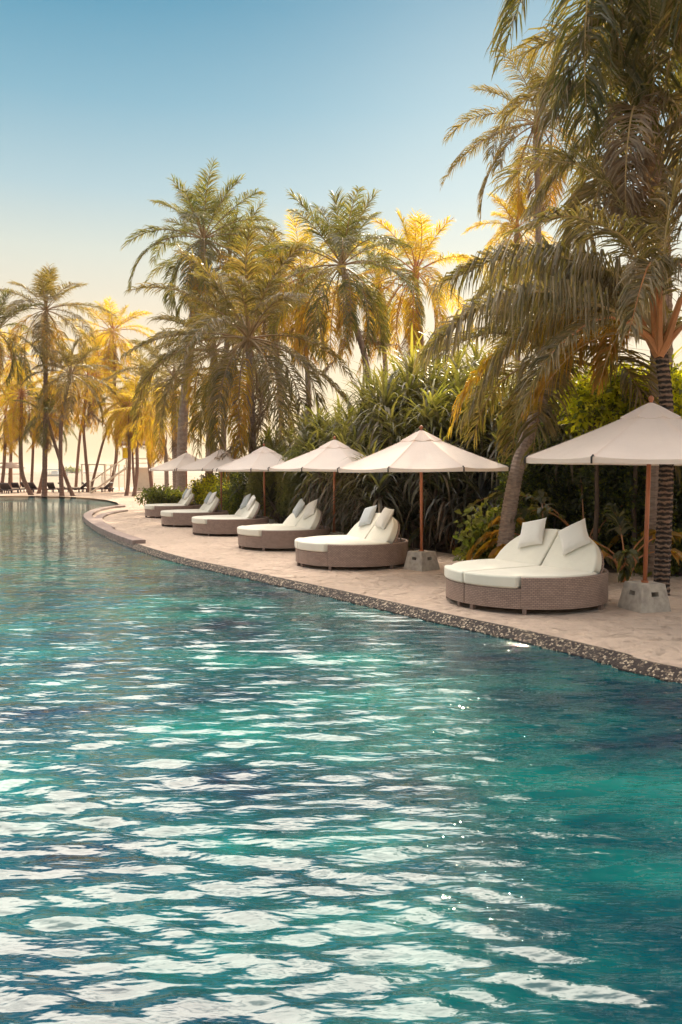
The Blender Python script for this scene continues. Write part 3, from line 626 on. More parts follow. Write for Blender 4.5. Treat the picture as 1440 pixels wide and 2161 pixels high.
# ------------------------------------------------------------------ pandanus and shrubs
def blade(mb, p, az, el, L, droop, w, rs, mat, n=5):
    c = np.array(arc(az, el, L, droop, p, n, side=rs.normal(0, .15))); T = nrm(np.gradient(c, axis=0))
    S = np.array([math.cos(az), -math.sin(az), 0]); wd = w*np.array([.75, 1, .95, .8, .5, .06])[:, None]
    a = c-S*wd/2; b = c+S*wd/2; V = np.stack([a, b], 1).reshape(-1, 3); i = np.arange(n)[:, None]*2
    mb.addn(V, i+np.array([0, 1, 3, 2]), None, mat)
def pandanus_mb(seed, rad, h, nros, leaves=44, L=1.15, w=.05):
    rs = np.random.default_rng(seed); mb = MB(); st = MB()
    for k in range(nros):
        a = rs.uniform(0, 6.28); u = rs.uniform(0, 1)**.5; zz = rs.uniform(.22, 1)
        lim = math.sqrt(max(.05, 1-((zz-.35)/.68)**2)) if zz > .35 else 1
        c = np.array([math.cos(a)*u*rad*lim, math.sin(a)*u*rad*lim, zz*h])
        md = (3 if zz > .93 else 0) if zz > .45 else 1  # top rosettes get sun-toned leaves, low ones shade-toned: light painted by height
        for j in range(leaves):
            f = j/leaves; el = R(86-100*f+rs.normal(0, 6)); mt = md
            if f > .86: mt = 2
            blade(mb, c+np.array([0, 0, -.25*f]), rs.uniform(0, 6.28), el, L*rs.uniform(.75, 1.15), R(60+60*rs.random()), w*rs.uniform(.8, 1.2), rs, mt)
        b = np.array([c[0]*.35, c[1]*.35, 0]); m_ = (b+c)/2+np.array([0, 0, -.1*h]); m_[:2] = c[:2]*.75
        st.tube([tuple(b), tuple(m_), tuple(c-np.array([0, 0, .1]))], [.06, .05, .045], 6)
    # hanging dead leaves and prop roots below
    for k in range(int(nros*9)):
        a = rs.uniform(0, 6.28); r = rad*rs.uniform(.35, .95); z = h*rs.uniform(.22, .55)
        blade(mb, (math.cos(a)*r, math.sin(a)*r, z), a, R(-30-40*rs.random()), rs.uniform(.5, 1.1), R(40), .045, rs, 2 if rs.random() < .45 else 1)
    for k in range(7):
        a = rs.uniform(0, 6.28); r = rad*.5; st.tube([(math.cos(a)*r*.3, math.sin(a)*r*.3, h*.33), (math.cos(a)*r*.8, math.sin(a)*r*.8, h*.15), (math.cos(a)*r, math.sin(a)*r, -.05)], [.03, .028, .03], 5)
    return mb, st
PM = [M['pandanus'], M['pandanus_shade_tone'], M['pandanus_dry'], M['pandanus_sun_tone']]
PROP = {}
def plant(kind, label, loc, rot=0, sc=(1, 1, 1), group=None):
    name, cat, fn, mats, leafname = PLANTS[kind]
    t = empty(name, loc, rot); tag(t, label, cat, group)
    if kind not in PROP:
        a, b = fn(); PROP[kind] = (a.build(leafname, mats), b.build('stem', M['stem'])); oo = PROP[kind]
    else:
        oo = [o.copy() for o in PROP[kind]]
        for o in oo: COL.objects.link(o)
    for o in oo: o.parent = t; o.scale = sc
    return t
def shrub_mb(seed, rad, h, n, size, asp=.55, blobs=9, fill=.35, mix=.25):
    """leaf clumps on short twigs; leaves are bent kites"""
    rs = np.random.default_rng(seed); mb = MB(); st = MB(); C = []
    for k in range(blobs):
        a = rs.uniform(0, 6.28); u = rs.uniform(0, .72)**.7; z = rs.uniform(.22, .82)
        C.append((math.cos(a)*u*rad, math.sin(a)*u*rad, z*h, rs.uniform(.3, .48)*rad, rs.uniform(.2, .3)*h))
    nt_ = n//8
    c = np.array(C)[rs.integers(0, blobs, nt_)]; d = nrm(rs.normal(0, 1, (nt_, 3))); rr = np.where(rs.random(nt_) < fill, rs.uniform(.2, .9, nt_), rs.uniform(.85, 1.12, nt_))[:, None]
    p = c[:, :3]+d*np.stack([c[:, 3], c[:, 3], c[:, 4]], -1)*rr
    p[:, 2] = np.abs(p[:, 2])+.03
    p = np.repeat(p, 8, 0); dd = np.repeat(d, 8, 0); m = len(p)
    q = p+rs.normal(0, size*.7, (m, 3)); ax = nrm(dd*.6+rs.normal(0, .6, (m, 3))+np.array([0, 0, .25])); s = nrm(np.cross(ax, rs.normal(0, 1, (m, 3))))
    L = size*rs.uniform(.7, 1.25, (m, 1)); Wd = L*asp*.5; g = np.array([0, 0, -1.0])
    nn = np.cross(ax, s)
    a0 = q; a1 = q+ax*L*.5+s*Wd+nn*Wd*.35; a2 = q+ax*L+g*L*.15; a3 = q+ax*L*.5-s*Wd+nn*Wd*.35
    V = np.stack([a0, a1, a2, a3], 1); b = np.arange(m)[:, None]*4; sel = rs.random(m) < mix
    mb.addn(V.reshape(-1, 3), (b+np.array([0, 1, 2, 3]))[~sel], None, 0)
    mb.f += ((b+np.array([0, 1, 2, 3]))[sel]).tolist(); mb.m += [1]*int(sel.sum())
    for x, y, z, r_, hh in C:
        st.tube([(x*.15, y*.15, -.03), (x*.6, y*.6, z*.55), (x, y, z)], [.03, .022, .01], 5)
        for e in range(3):
            v = nrm(rs.normal(0, 1, 3)); st.tube([(x*.6, y*.6, z*.55), (x+v[0]*r_*.8, y+v[1]*r_*.8, z+abs(v[2])*hh*.8)], [.012, .005], 4)
    return mb, st
def feather_mb(seed, rad, h, nb=420):
    rs = np.random.default_rng(seed); mb = MB(); st = MB()
    for k in range(nb):
        a = rs.uniform(0, 6.28); u = rs.random()**.5; z0 = h*rs.uniform(.25, .82)*(1-.45*u); p = np.array([math.cos(a)*u*rad*.8, math.sin(a)*u*rad*.8, z0])
        c = np.array(arc(a, R(rs.uniform(15, 75)), rs.uniform(.4, .75), R(60), p, 6))
        n = 36; t = rs.uniform(0, 6, n); base = np.stack([np.interp(t, range(7), c[:, j]) for j in range(3)], -1)
        d = nrm(rs.normal(0, 1, (n, 3))+nrm(c[-1]-c[0])*.8); s = nrm(np.cross(d, rs.normal(0, 1, (n, 3))))*.011
        L = rs.uniform(.06, .14, (n, 1)); V = np.stack([base-s, base+s, base+d*L], 1); b = np.arange(n)[:, None]*3
        mb.addn(V.reshape(-1, 3), np.zeros((0, 4), int), b+np.array([0, 1, 2]), 0)
        if k % 14 == 0: st.tube([(0, 0, 0), tuple(p*np.array([.5, .5, .55])), tuple(p)], [.03, .02, .008], 5)
        mb.tube([tuple(q) for q in c[::2]], [.006, .004, .003, .002], 3, 0, False)
    return mb, st
PLANTS = {
 'pan_a': ('pandanus_bush', 'pandanus', lambda: pandanus_mb(41, 1.9, 3.6, 40, 46, 1.2, .065), PM, 'foliage'),
 'pan_b': ('pandanus_bush', 'pandanus', lambda: pandanus_mb(42, 1.9, 3.6, 38, 50, 1.3, .065), PM, 'foliage'),
 'pan_c': ('pandanus_bush', 'pandanus', lambda: pandanus_mb(43, 1.6, 3.2, 34, 46, 1.1, .06), PM, 'foliage'),
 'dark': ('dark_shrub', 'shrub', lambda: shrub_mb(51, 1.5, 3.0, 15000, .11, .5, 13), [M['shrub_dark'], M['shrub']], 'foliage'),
 'green': ('leafy_shrub', 'shrub', lambda: shrub_mb(52, .95, 1.3, 6500, .1, .55, 9), [M['shrub'], M['shrub_dark']], 'foliage'),
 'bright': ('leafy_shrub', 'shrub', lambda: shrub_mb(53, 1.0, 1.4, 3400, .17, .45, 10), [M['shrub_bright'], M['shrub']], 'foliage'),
 'broad': ('broadleaf_shrub', 'shrub', lambda: shrub_mb(54, .55, .8, 800, .17, .6, 8, .3, .4), [M['shrub'], M['feathery']], 'foliage'),
 'feather': ('feathery_shrub', 'shrub', lambda: feather_mb(55, 1.5, 2.6, 1500), [M['feathery']], 'foliage'),
}
PG = 'pandanus bushes of the thicket'; DG = 'dark shrubs at the back of the thicket'; SG = 'low shrubs along the sand'
def at(px, D): return Vector(((px-CX)*D/F, D, 0))
pan = [
 ('pan_a', 1010, 20.5, 0.3, (1.1, 1.0, .95), 'pandanus bush behind the second nearest parasol, right of its pole'),
 ('pan_b', 905, 22.5, 1.3, (1.2, 1.1, 1.3), 'tall pandanus bush with glowing yellow top above the second nearest parasol'),
 ('pan_a', 815, 23.5, 2.2, (1.15, 1.0, 1.2), 'tall grey green pandanus bush at the left shoulder of the thicket'),
 ('pan_c', 740, 24.5, .3, (1.1, 1.1, 1.1), 'pandanus bush above the third nearest parasol'),
 ('pan_b', 880, 20.5, 4.3, (1.0, .9, .95), 'pandanus bush with dead leaf skirts behind the second nearest parasol, left of its pole'),
 ('pan_c', 800, 22.3, 5.3, (1.0, .9, .95), 'low pandanus bush between the second and third nearest parasols'),
 ('pan_a', 1100, 20.0, 3.3, (1.15, 1.0, 1.05), 'dark pandanus bush left of the leaning palm trunk'),
 ('pan_b', 1010, 24.0, 2.0, (1.3, 1.2, 1.3), 'pandanus bush under the drooping fronds at the middle of the thicket'),
 ('pan_a', 1190, 19.2, 5.0, (1.15, 1.0, 1.05), 'dark pandanus bush right of the leaning palm trunk'),
 ('pan_c', 1300, 18.2, 1.0, (1.25, 1.0, 1.15), 'shaded pandanus bush behind the largest parasol, left of the ringed trunk'),
 ('pan_a', 690, 27.0, 2.6, (1.2, 1.0, 1.0), 'pandanus bush behind the pale feathery shrub'),
 ('pan_c', 600, 32.0, 1.6, (1.3, 1.0, 1.0), 'pandanus bush at the far left end of the thicket'),
 ('pan_a', 950, 26.0, .6, (1.3, 1.1, 1.5), 'tall pandanus bush deep behind the drooping frond tips'),
 ('pan_b', 1450, 18.0, 1.8, (1.25, 1.0, 1.05), 'shaded pandanus bush cut by the right edge of the picture'),
]
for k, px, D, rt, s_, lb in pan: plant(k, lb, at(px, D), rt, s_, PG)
dk = [
 (700, 27.5, .4, (1.1, .9, .8), 'dark shrub behind the third nearest parasol pole'),
 (625, 30.5, 1.4, (1.1, .9, .7), 'dark shrub behind the fourth parasol, right of its pole'),
 (780, 24.6, 2.4, (1, .8, .8), 'dark shrub filling the foot of the thicket left of the second nearest daybed pillows'),
 (870, 22.0, 3.4, (1.1, .8, .8), 'dark shrub filling the foot of the thicket behind the second nearest daybed'),
 (960, 21.0, 4.4, (1.1, .8, .85), 'dark shrub in the thicket right of the second nearest parasol pole'),
 (1060, 20.3, 5.4, (1.1, .8, .85), 'dark shrub at the foot of the leaning palm, left side'),
 (1150, 18.3, .7, (1.1, .8, .9), 'dark shrub at the foot of the leaning palm, right side'),
 (1230, 17.2, 1.7, (1.1, .8, .95), 'dark shrub directly behind the nearest daybed backrest'),
 (1330, 16.6, 2.7, (1.1, .8, 1.0), 'dark shrub behind the young orange stemmed palm'),
 (1430, 16.2, 3.7, (1.1, .8, 1.05), 'dark shrub behind the ringed palm trunk'),
 (1540, 16.5, 3.9, (1.1, .8, 1.05), 'dark shrub at the far right end of the thicket'),
 (1000, 27.0, 4.7, (1.5, 1.0, 1.2), 'dark shrub deep in the middle of the thicket'),
 (1240, 22.5, 4.9, (1.5, 1.0, 1.3), 'dark shrub deep in the thicket behind the yellow green leaves'),
 (1400, 21.5, 5.9, (1.5, 1.0, 1.3), 'dark shrub deep in the thicket behind the largest parasol'),
 (545, 33.5, 2.9, (1.1, .9, .85), 'dark shrub behind the trunk of the broad crowned palm'),
 (470, 37.0, 3.9, (1.1, .9, .8), 'dark shrub behind the fifth parasol'),
]
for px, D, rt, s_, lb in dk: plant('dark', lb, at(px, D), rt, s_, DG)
plant('feather', 'pale feathery shrub rising left of the pandanus thicket', at(655, 26.5), .5, (1.0, .9, 1.55), None)
plant('feather', 'smaller pale feathery shrub leaning out over the fourth parasol', at(600, 27.6), 2.5, (.8, .8, 1.3), None)
lows = [
 ('green', 348, 37.2, .2, (1.1, 1, 1.1), 'round green bush at the head of the farthest daybed'),
 ('bright', 428, 36.0, 1.2, (.8, .8, 1.1), 'yellow lit bush behind the farthest daybed pillows'),
 ('bright', 478, 34.8, 2.4, (.8, .8, 1.0), 'yellow lit bush between the fifth and fourth parasol poles'),
 ('green', 515, 33.0, 3.4, (1.0, .8, 1.1), 'green bush behind the third farthest daybed'),
 ('green', 585, 29.5, 4.4, (1.0, .8, 1.2), 'green bush beside the pale plaster pillar'),
 ('green', 660, 27.0, 5.4, (1.0, .8, 1.1), 'green bush behind the fourth daybed pillows'),
 ('bright', 618, 28.6, .4, (.7, .7, 1.1), 'yellow lit bush above the pale plaster pillar'),
 ('broad', 1045, 17.2, .6, (1.15, 1.0, 1.25), 'broadleaf shrub with round pale leaves left of the nearest daybed'),
 ('broad', 1085, 16.8, 2.6, (.9, .9, 1.0), 'small broadleaf shrub tucked behind the nearest daybed pillows'),
 ('green', 1110, 17.2, 1.6, (.8, .6, 1.0), 'green bush hiding the foot of the leaning palm'),
 ('broad', 1370, 14.9, 3.6, (.8, .7, .8), 'low broadleaf shrub at the foot of the ringed palm'),
 ('green', 1445, 15.0, 2.9, (.7, .5, .8), 'low green bush at the right edge behind the parasol base'),
]
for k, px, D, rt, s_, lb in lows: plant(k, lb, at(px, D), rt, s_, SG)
# shrub trees above the parasol at the right, sun glow put into their leaf colour
def sapling(label, px, D, ztop, rt, s_, kind='bright'):
    t = plant(kind, label, at(px, D), rt, s_, 'sunlit saplings behind the near palm')
    for o in t.children: o.location.z = ztop if 'stem' not in o.name else ztop
    mb = MB(); mb.tube([(0, 0, 0), (.1, .05, ztop*.5), (0, 0, ztop+.6)], [.05, .045, .03], 7); mb.build('trunk', M['stem'], t)
    t.name = 'sapling_tree'; t['category'] = 'tree'
    return t
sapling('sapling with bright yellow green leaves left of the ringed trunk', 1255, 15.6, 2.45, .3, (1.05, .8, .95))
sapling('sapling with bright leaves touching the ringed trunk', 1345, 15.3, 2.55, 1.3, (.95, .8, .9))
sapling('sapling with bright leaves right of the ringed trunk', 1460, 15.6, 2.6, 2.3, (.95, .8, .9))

# young palms with yellow drooping leaves
def young_palm(label, px, D, specs, stem_h, seed, stems=4):
    t = empty('young_palm', at(px, D)); tag(t, label, 'palm tree', 'young palms in front of the thicket')
    rs = np.random.default_rng(seed); mb = MB(); st = MB()
    for az, el, L, dr, mt in specs:
        c = arc(R(az), R(el), L, R(dr), (0, 0, stem_h*.25)); c = [np.array(q) for q in c]
        frond(mb, c, .42, 15, .085, .8, rs, mt, 1, .018, start=.42, ang=(45, 74), jag=.06)
        st.tube([(0, 0, -.05), tuple(c[3])], [.028, .014], 6)
    mb.build('foliage', [M['frond_green'], M['rachis_orange'], M['frond_yellow']], t); st.build('stem', M['rachis_orange'], t); return t
young_palm('young palm with orange stem and arching yellow fronds beside the largest parasol pole', 1323, 14.0,
 [(-80, 76, 1.7, 150, 2), (-60, 68, 1.4, 140, 0), (80, 74, 1.9, 130, 2), (60, 80, 1.6, 120, 2), (0, 84, 1.5, 60, 0), (120, 70, 1.5, 150, 2), (-110, 62, 1.2, 110, 2), (200, 70, 1.4, 140, 0)], .5, 3)
young_palm('young palm with drooping orange yellow fronds behind the nearest daybed', 1150, 15.2,
 [(-85, 78, 2.0, 160, 2), (-70, 66, 1.8, 150, 2), (70, 75, 1.6, 150, 0), (-30, 80, 2.0, 120, 2), (120, 70, 1.6, 140, 0), (-120, 60, 1.7, 130, 2), (10, 84, 2.1, 80, 0)], .5, 4)
young_palm('young palm at the right edge behind the ringed trunk', 1440, 15.6,
 [(-85, 72, 1.9, 140, 2), (-50, 66, 1.6, 130, 0), (80, 75, 1.9, 130, 2), (20, 80, 1.8, 110, 2), (140, 70, 1.6, 140, 0), (-120, 60, 1.6, 120, 2)], .5, 6)
young_palm('dark young palm low in the thicket left of the leaning trunk', 960, 19.8,
 [(-85, 72, 1.9, 140, 0), (-50, 66, 1.6, 130, 0), (80, 75, 1.9, 130, 0), (20, 80, 1.8, 110, 0), (140, 70, 1.6, 140, 0), (-120, 60, 1.6, 120, 0)], .5, 8)
young_palm('young palm with one broad frond under the left rim of the largest parasol', 1235, 16.0,
 [(-80, 78, 2.9, 110, 0), (60, 78, 2.9, 100, 0), (100, 76, 3.2, 110, 2), (-120, 72, 2.6, 110, 0), (10, 84, 3.0, 70, 0)], .6, 9)

# ------------------------------------------------------------------ parasols
def make_parasol(tilt=0.0):
    t = empty('parasol', (0, 0, 0)); Rr = 1.72; ze, za = 2.01, 2.70; N8 = 8
    a0 = R(-22.5-90)   # local angles so that an edge faces the camera
    def ringpt(r, z, k, sag=0, m=6):
        pts = []
        for j in range(m):
            f = j/m; A = a0+2*math.pi*k/8; B = a0+2*math.pi*(k+1)/8
            p = Vector((math.cos(A), math.sin(A), 0)).lerp(Vector((math.cos(B), math.sin(B), 0)), f)*r
            pts.append((p.x, p.y, z-sag*math.sin(math.pi*f)))
        return pts
    def skirt(rows):
        mb = MB(); vs = []
        for r, z, sg in rows:
            for k in range(8): vs += ringpt(r, z, k, sg)
        n = 48; fs = [(i*n+j, i*n+(j+1) % n, (i+1)*n+(j+1) % n, (i+1)*n+j) for i in range(len(rows)-1) for j in range(n)]
        mb.add(vs, fs); return mb
    rows = []
    for i in range(9):
        f = .10+.9*i/8; rows.append((Rr*f, za-(za-ze)*f-.018*math.sin(math.pi*f), .055*f*(1-.3*f)))
    rows += [(Rr+.004, ze-.02, .014), (Rr+.002, ze-.082, .006)]
    c = skirt(rows).build('canopy', M['canvas'], t, smooth=False)
    # hem seams: thin proud strips along each rib on top
    sm = MB()
    for k in range(8):
        A = a0+2*math.pi*k/8; d = Vector((math.cos(A), math.sin(A), 0)); s = Vector((-d.y, d.x, 0))*.012; vs = []
        for i in range(9):
            f = .1+.9*i/8; p = d*(Rr*f)+Vector((0, 0, za-(za-ze)*f-.018*math.sin(math.pi*f)+.004)); vs += [tuple(p-s), tuple(p+s)]
        sm.add(vs, [(2*i, 2*i+1, 2*i+3, 2*i+2) for i in range(8)])
    sm.build('seam', M['canvas'], c)
    v = skirt([(.015, za+.045, 0), (.14, za-.01, .006), (.3, za-.095, .018), (.42, za-.155, .03), (.423, za-.165, .04)]); v.build('vent_cap', M['canvas'], t)
    rib = MB(); ends = []
    hub = MB(); hub.tube([(0, 0, ze-.03), (0, 0, ze+.06)], .055, 12);     hub.build('hub', M['brass'], t); hu = MB(); hu.tube([(0, 0, za-.16), (0, 0, za-.06)], .05, 12); hu.build('upper_hub', M['brass'], t)
    for k in range(8):
        A = a0+2*math.pi*k/8; d = Vector((math.cos(A), math.sin(A), 0))
        r_ = MB(); r_.tube([tuple(d*.05+Vector((0, 0, za-.1))), tuple(d*Rr*.985+Vector((0, 0, ze-.035)))], .013, 5)
        r_.tube([tuple(d*.05+Vector((0, 0, ze+.02))), tuple(d*Rr*.5+Vector((0, 0, (za-.1+ze-.035)/2-.012)))], .011, 5)
        ro = r_.build('rib', M['teak'], t)
        e = MB(); e.tube([tuple(d*(Rr-.015)+Vector((0, 0, ze+.012))), tuple(d*(Rr+.028)+Vector((0, 0, ze-.01))), tuple(d*(Rr+.022)+Vector((0, 0, ze-.088)))], .013, 6); e.build('rib_tip', M['dark'], ro)
    p = MB(); p.tube([(0, 0, .3), (0, 0, 1.2), (0, 0, za+.04)], .03, 12); p.build('pole', M['teak'], t, smooth=True)
    fn = MB(); fn.tube([(0, 0, za+.02), (0, 0, za+.06), (0, 0, za+.085), (0, 0, za+.11), (0, 0, za+.135)], [.02, .024, .04, .035, .01], 10); fn.build('finial', M['teak'], t, smooth=True)
    # concrete foot: truncated pyramid with a recessed hand slot in each side
    b = MB(); h = .36; s0, s1 = .255, .19; vs = []
    def corner(k, z): 
        s = s0+(s1-s0)*z/h; a = math.pi/4+k*math.pi/2; return Vector((math.cos(a)*s*math.sqrt(2), math.sin(a)*s*math.sqrt(2), z))
    for k in range(4):
        A0, B0, A1, B1 = corner(k, 0), corner(k+1, 0), corner(k, h), corner(k+1, h)
        def q(u, v): return A0.lerp(B0, u).lerp(A1.lerp(B1, u), v)
        us = [0, .38, .66, 1]; vv = [0, .56, .72, 1]; nrml = (B0-A0).cross(A1-A0).normalized()
        base = len(vs); g = [[q(u, w_) for u in us] for w_ in vv]
        pts = [tuple(x) for row in g for x in row]; inn = [tuple(g[i][j]-nrml*.16) for i, j in ((1, 1), (1, 2), (2, 2), (2, 1))]
        fs = [(i*4+j, i*4+j+1, (i+1)*4+j+1, (i+1)*4+j) for i in range(3) for j in range(3) if (i, j) != (1, 1)]
        fs += [(5, 6, 17, 16), (6, 10, 18, 17), (10, 9, 19, 18), (9, 5, 16, 19), (16, 17, 18, 19)]
        b.add(pts+inn, fs)
    b.add([tuple(corner(k, h)) for k in range(4)], [(0, 1, 2, 3)])
    bo = b.build('base', M['concrete'], t)
    cm_ = MB(); cm_.tube([(0, 0, h-.02), (0, 0, h+.03)], .05, 12); cm_.build('collar', M['teak'], bo)
    return t
par = [
 (1364, 11.25, 38, 1.055, 'largest parasol at the right with its whole concrete foot in view'),
 (891, 15.85, 42, 1.0, 'parasol with sun striped canopy second nearest to the camera'),
 (705, 20.7, 30, 1.0, 'third nearest parasol, its pole rising behind a daybed'),
 (559, 26.4, 20, 1.0, 'fourth parasol along the row, pole beside the third farthest daybed'),
 (467, 30.2, 35, 1.0, 'fifth parasol along the row, second from the far end'),
 (394, 35.8, 25, 1.0, 'farthest and smallest parasol at the left end of the row'),
]
pro = make_parasol()
for i, (px, D, rz, s_, lb) in enumerate(par):
    o = pro if i == 0 else copy_tree(pro)
    tag(o, lb, 'parasol', 'white parasols along the pool'); o.location = at(px, D); o.scale = (1, 1, s_)
    yaw = -math.atan2(o.location.x, D)
    o.rotation_euler = (0, R(.8) if i == 0 else R((-.5, .4, -.4, .3, .2)[i-1]), [yaw, yaw+R(3), yaw-R(4), yaw+R(9), yaw, yaw+R(6)][i])
    for ch in o.children:
        if ch.name.startswith('base'): ch.rotation_euler = (0, 0, R(rz))

# ------------------------------------------------------------------ daybeds
def cushion(name, outline, z0, z1, bev, mat, parent, M4=None, uvxy=False, seg=4, puff=0.0):
    """slab with rolled edges; outline: closed list of 2-D points"""
    ol = []
    for p in outline:
        if not ol or (Vector(p)-Vector(ol[-1])).length > .012: ol.append(p)
    if (Vector(ol[0])-Vector(ol[-1])).length < .012: ol.pop()
    bm = bmesh.new(); lo = [bm.verts.new((*p, z0)) for p in ol]; hi = [bm.verts.new((*p, z1)) for p in ol]; n = len(ol)
    f0 = bm.faces.new(lo[::-1]); f1 = bm.faces.new(hi)
    for i in range(n): bm.faces.new((lo[i], lo[(i+1) % n], hi[(i+1) % n], hi[i]))
    bmesh.ops.recalc_face_normals(bm, faces=bm.faces[:])
    bmesh.ops.bevel(bm, geom=list(f0.edges)+list(f1.edges), offset=bev, segments=seg, profile=.5, affect='EDGES', clamp_overlap=True)
    me = bpy.data.meshes.new(name)
    if uvxy:
        l = bm.loops.layers.uv.new('UVMap')
        for f in bm.faces:
            for q in f.loops: q[l].uv = (q.vert.co.x, q.vert.co.y+q.vert.co.z)
    if M4 is not None: bm.transform(M4)
    bm.to_mesh(me); bm.free(); me.materials.append(mat)
    me.polygons.foreach_set('use_smooth', [True]*len(me.polygons))
    o = bpy.data.objects.new(name, me); COL.objects.link(o); o.parent = parent
    w = o.modifiers.new('wn', 'WEIGHTED_NORMAL'); w.weight = 100
    return o
RB = 1.17
def make_daybed():
    t = empty('daybed', (0, 0, 0)); st = 43
    for s in (1, -1):
        # wicker half shell
        arcp = [i*180/60 for i in range(61)]
        mb = MB(); uv = []
        def wall(a0, a1, ztop, thick=.045):
            A = np.linspace(a0, a1, max(3, int((a1-a0)/3))); vs = []; n0 = mb.n
            prof = [(RB, .075), (RB, ztop-.012), (RB-.012, ztop), (RB-thick, ztop), (RB-thick-.008, ztop-.012), (RB-thick-.008, .09)]
            for a in A:
                ca, sa = math.cos(R(a)), math.sin(R(a))*s; w = 0; pr = prof[0]
                for r_, z in prof:
                    w += math.hypot(r_-pr[0], z-pr[1]); pr = (r_, z)
                    vs.append((r_*ca, r_*sa+s*.008, z)); uv.append((R(a)*RB, w))
            m = len(prof); n = len(A); fs = [(i*m+j, (i+1)*m+j, (i+1)*m+j+1, i*m+j+1) for i in range(n-1) for j in range(m-1)]+[(i*m+m-1, (i+1)*m+m-1, (i+1)*m, i*m) for i in range(n-1)]
            fs += [tuple(range(m)), tuple(range((n-1)*m, n*m))]
            mb.add(vs, fs)
        wall(0, st, .35); wall(st+.15, 180, .505)
        # straight inner side along the seam and the deck
        y0 = s*.009; vs = [(-RB+.05, y0, .08), (RB-.002, y0, .08), (RB-.002, y0, .34), (-RB+.05, y0, .34)]; mb.add(vs, [(0, 1, 2, 3)]); uv += [(v[0], v[2]) for v in vs]
        vs = [(math.cos(R(a))*(RB-.05), s*(math.sin(R(a))*(RB-.05)+.009), .335) for a in arcp]; mb.add(vs, [tuple(range(61))]); uv += [(v[0], v[1]) for v in vs]
        w = mb.build('wicker_base', M['wicker'], t, uvs=uv)
        for a in (6, st+2, 110, 172):
            l = MB(); ca, sa = math.cos(R(a)), math.sin(R(a))*s; l.box(((RB-.035)*ca, (RB-.035)*sa+s*.02, .04), (.055, .055, .09), Matrix.Rotation(R(a)*s, 3, 'Z')); l.build('leg', M['wicker'], t)
        # mattress half
        hx = -.40; ol = []
        for a in np.linspace(0, 108, 60):
            r_ = RB+.02 if a < st-1 else RB-.075
            x, y = r_*math.cos(R(a)), r_*math.sin(R(a))
            if x < hx: break
            ol.append((x, s*(y+.012)))
        ol.append((hx, s*math.sqrt((RB-.075)**2-hx**2))); ol.append((hx, s*.014)); ol += [(x, s*.014) for x in np.linspace(hx+.2, RB-.1, 6)]
        if s < 0: ol = ol[::-1]
        cushion('seat_cushion', ol, .352, .525, .05, M['cushion'], t)
        # backrest half: rest of the disc, stretched and tilted up round the hinge line
        tl = R(53); Rc = RB-.08; b_ol = [(.0, .014)]
        for a in 1-np.linspace(1, 0, 34)**1.0:
            yy = math.sqrt(Rc**2-hx**2)*(1-a); vv = .69*(1-(yy/math.sqrt(Rc**2-hx**2))**2.9)**.55
            b_ol.append((max(vv, 0), yy+.014))
        b_ol = [(max(v, .0), y) for v, y in b_ol]
        if s < 0: b_ol = [(v, -y) for v, y in b_ol]
        M4 = Matrix(((-math.cos(tl), 0, math.sin(tl), hx), (0, 1, 0, 0), (math.sin(tl), 0, math.cos(tl), .42), (0, 0, 0, 1)))
        cushion('backrest_cushion', b_ol, 0, .15, .045, M['cushion'], t, M4)
        cushion('back_panel', b_ol, -.045, -.006, .012, M['wicker'], t, M4, True, 2)
        stt = MB(); stt.tube([(hx-.40, s*.5, .80), (hx-.55, s*.5, .36)], .014, 6); stt.tube([(hx-.40, s*.2, .80), (hx-.55, s*.2, .36)], .014, 6); stt.build('strut', M['metal'], t)
        # tie strap on the side of the backrest
    return t
def make_pillow(mat):
    n = 14; vs = []; fs = []; mb = MB()
    for sd in (1, -1):
        b = len(vs)
        for i in range(n+1):
            for j in range(n+1):
                u, v = -1+2*i/n, -1+2*j/n; e = max(0, (1-u**4)*(1-v**4))**.45
                pin = 1-.07*(1-abs(u)**2)*abs(v)**3; pin2 = 1-.07*(1-abs(v)**2)*abs(u)**3
                vs.append((u*.235*pin2, v*.235*pin, sd*.065*e*(1+.12*math.sin(3*u+2*v))))
        fs += [(b+i*(n+1)+j, b+(i+1)*(n+1)+j, b+(i+1)*(n+1)+j+1, b+i*(n+1)+j+1)[::sd] for i in range(n) for j in range(n)]
    mb.add(vs, fs); o = mb.build('pillow', mat, smooth=True); return o
beds = [
 (1111, 11.95, 211, 'nearest round wicker daybed beside the largest parasol', 'nearest daybed'),
 (743, 16.75, 202, 'second nearest round wicker daybed beside the sun striped parasol', 'second nearest daybed'),
 (600, 20.5, 203, 'third nearest daybed, in front of the third parasol pole', 'third nearest daybed'),
 (487, 24.9, 198, 'fourth daybed along the row, in front of the palm with a broad crown', 'fourth daybed'),
 (411, 28.7, 198, 'second farthest daybed along the row', 'second farthest daybed'),
 (366, 33.9, 198, 'farthest and smallest daybed beside the round green bush', 'farthest daybed'),
]
bp = make_daybed(); p_c = make_pillow(M['pillow_c']); p_b = make_pillow(M['pillow_b']); used = {id(p_c): False, id(p_b): False}
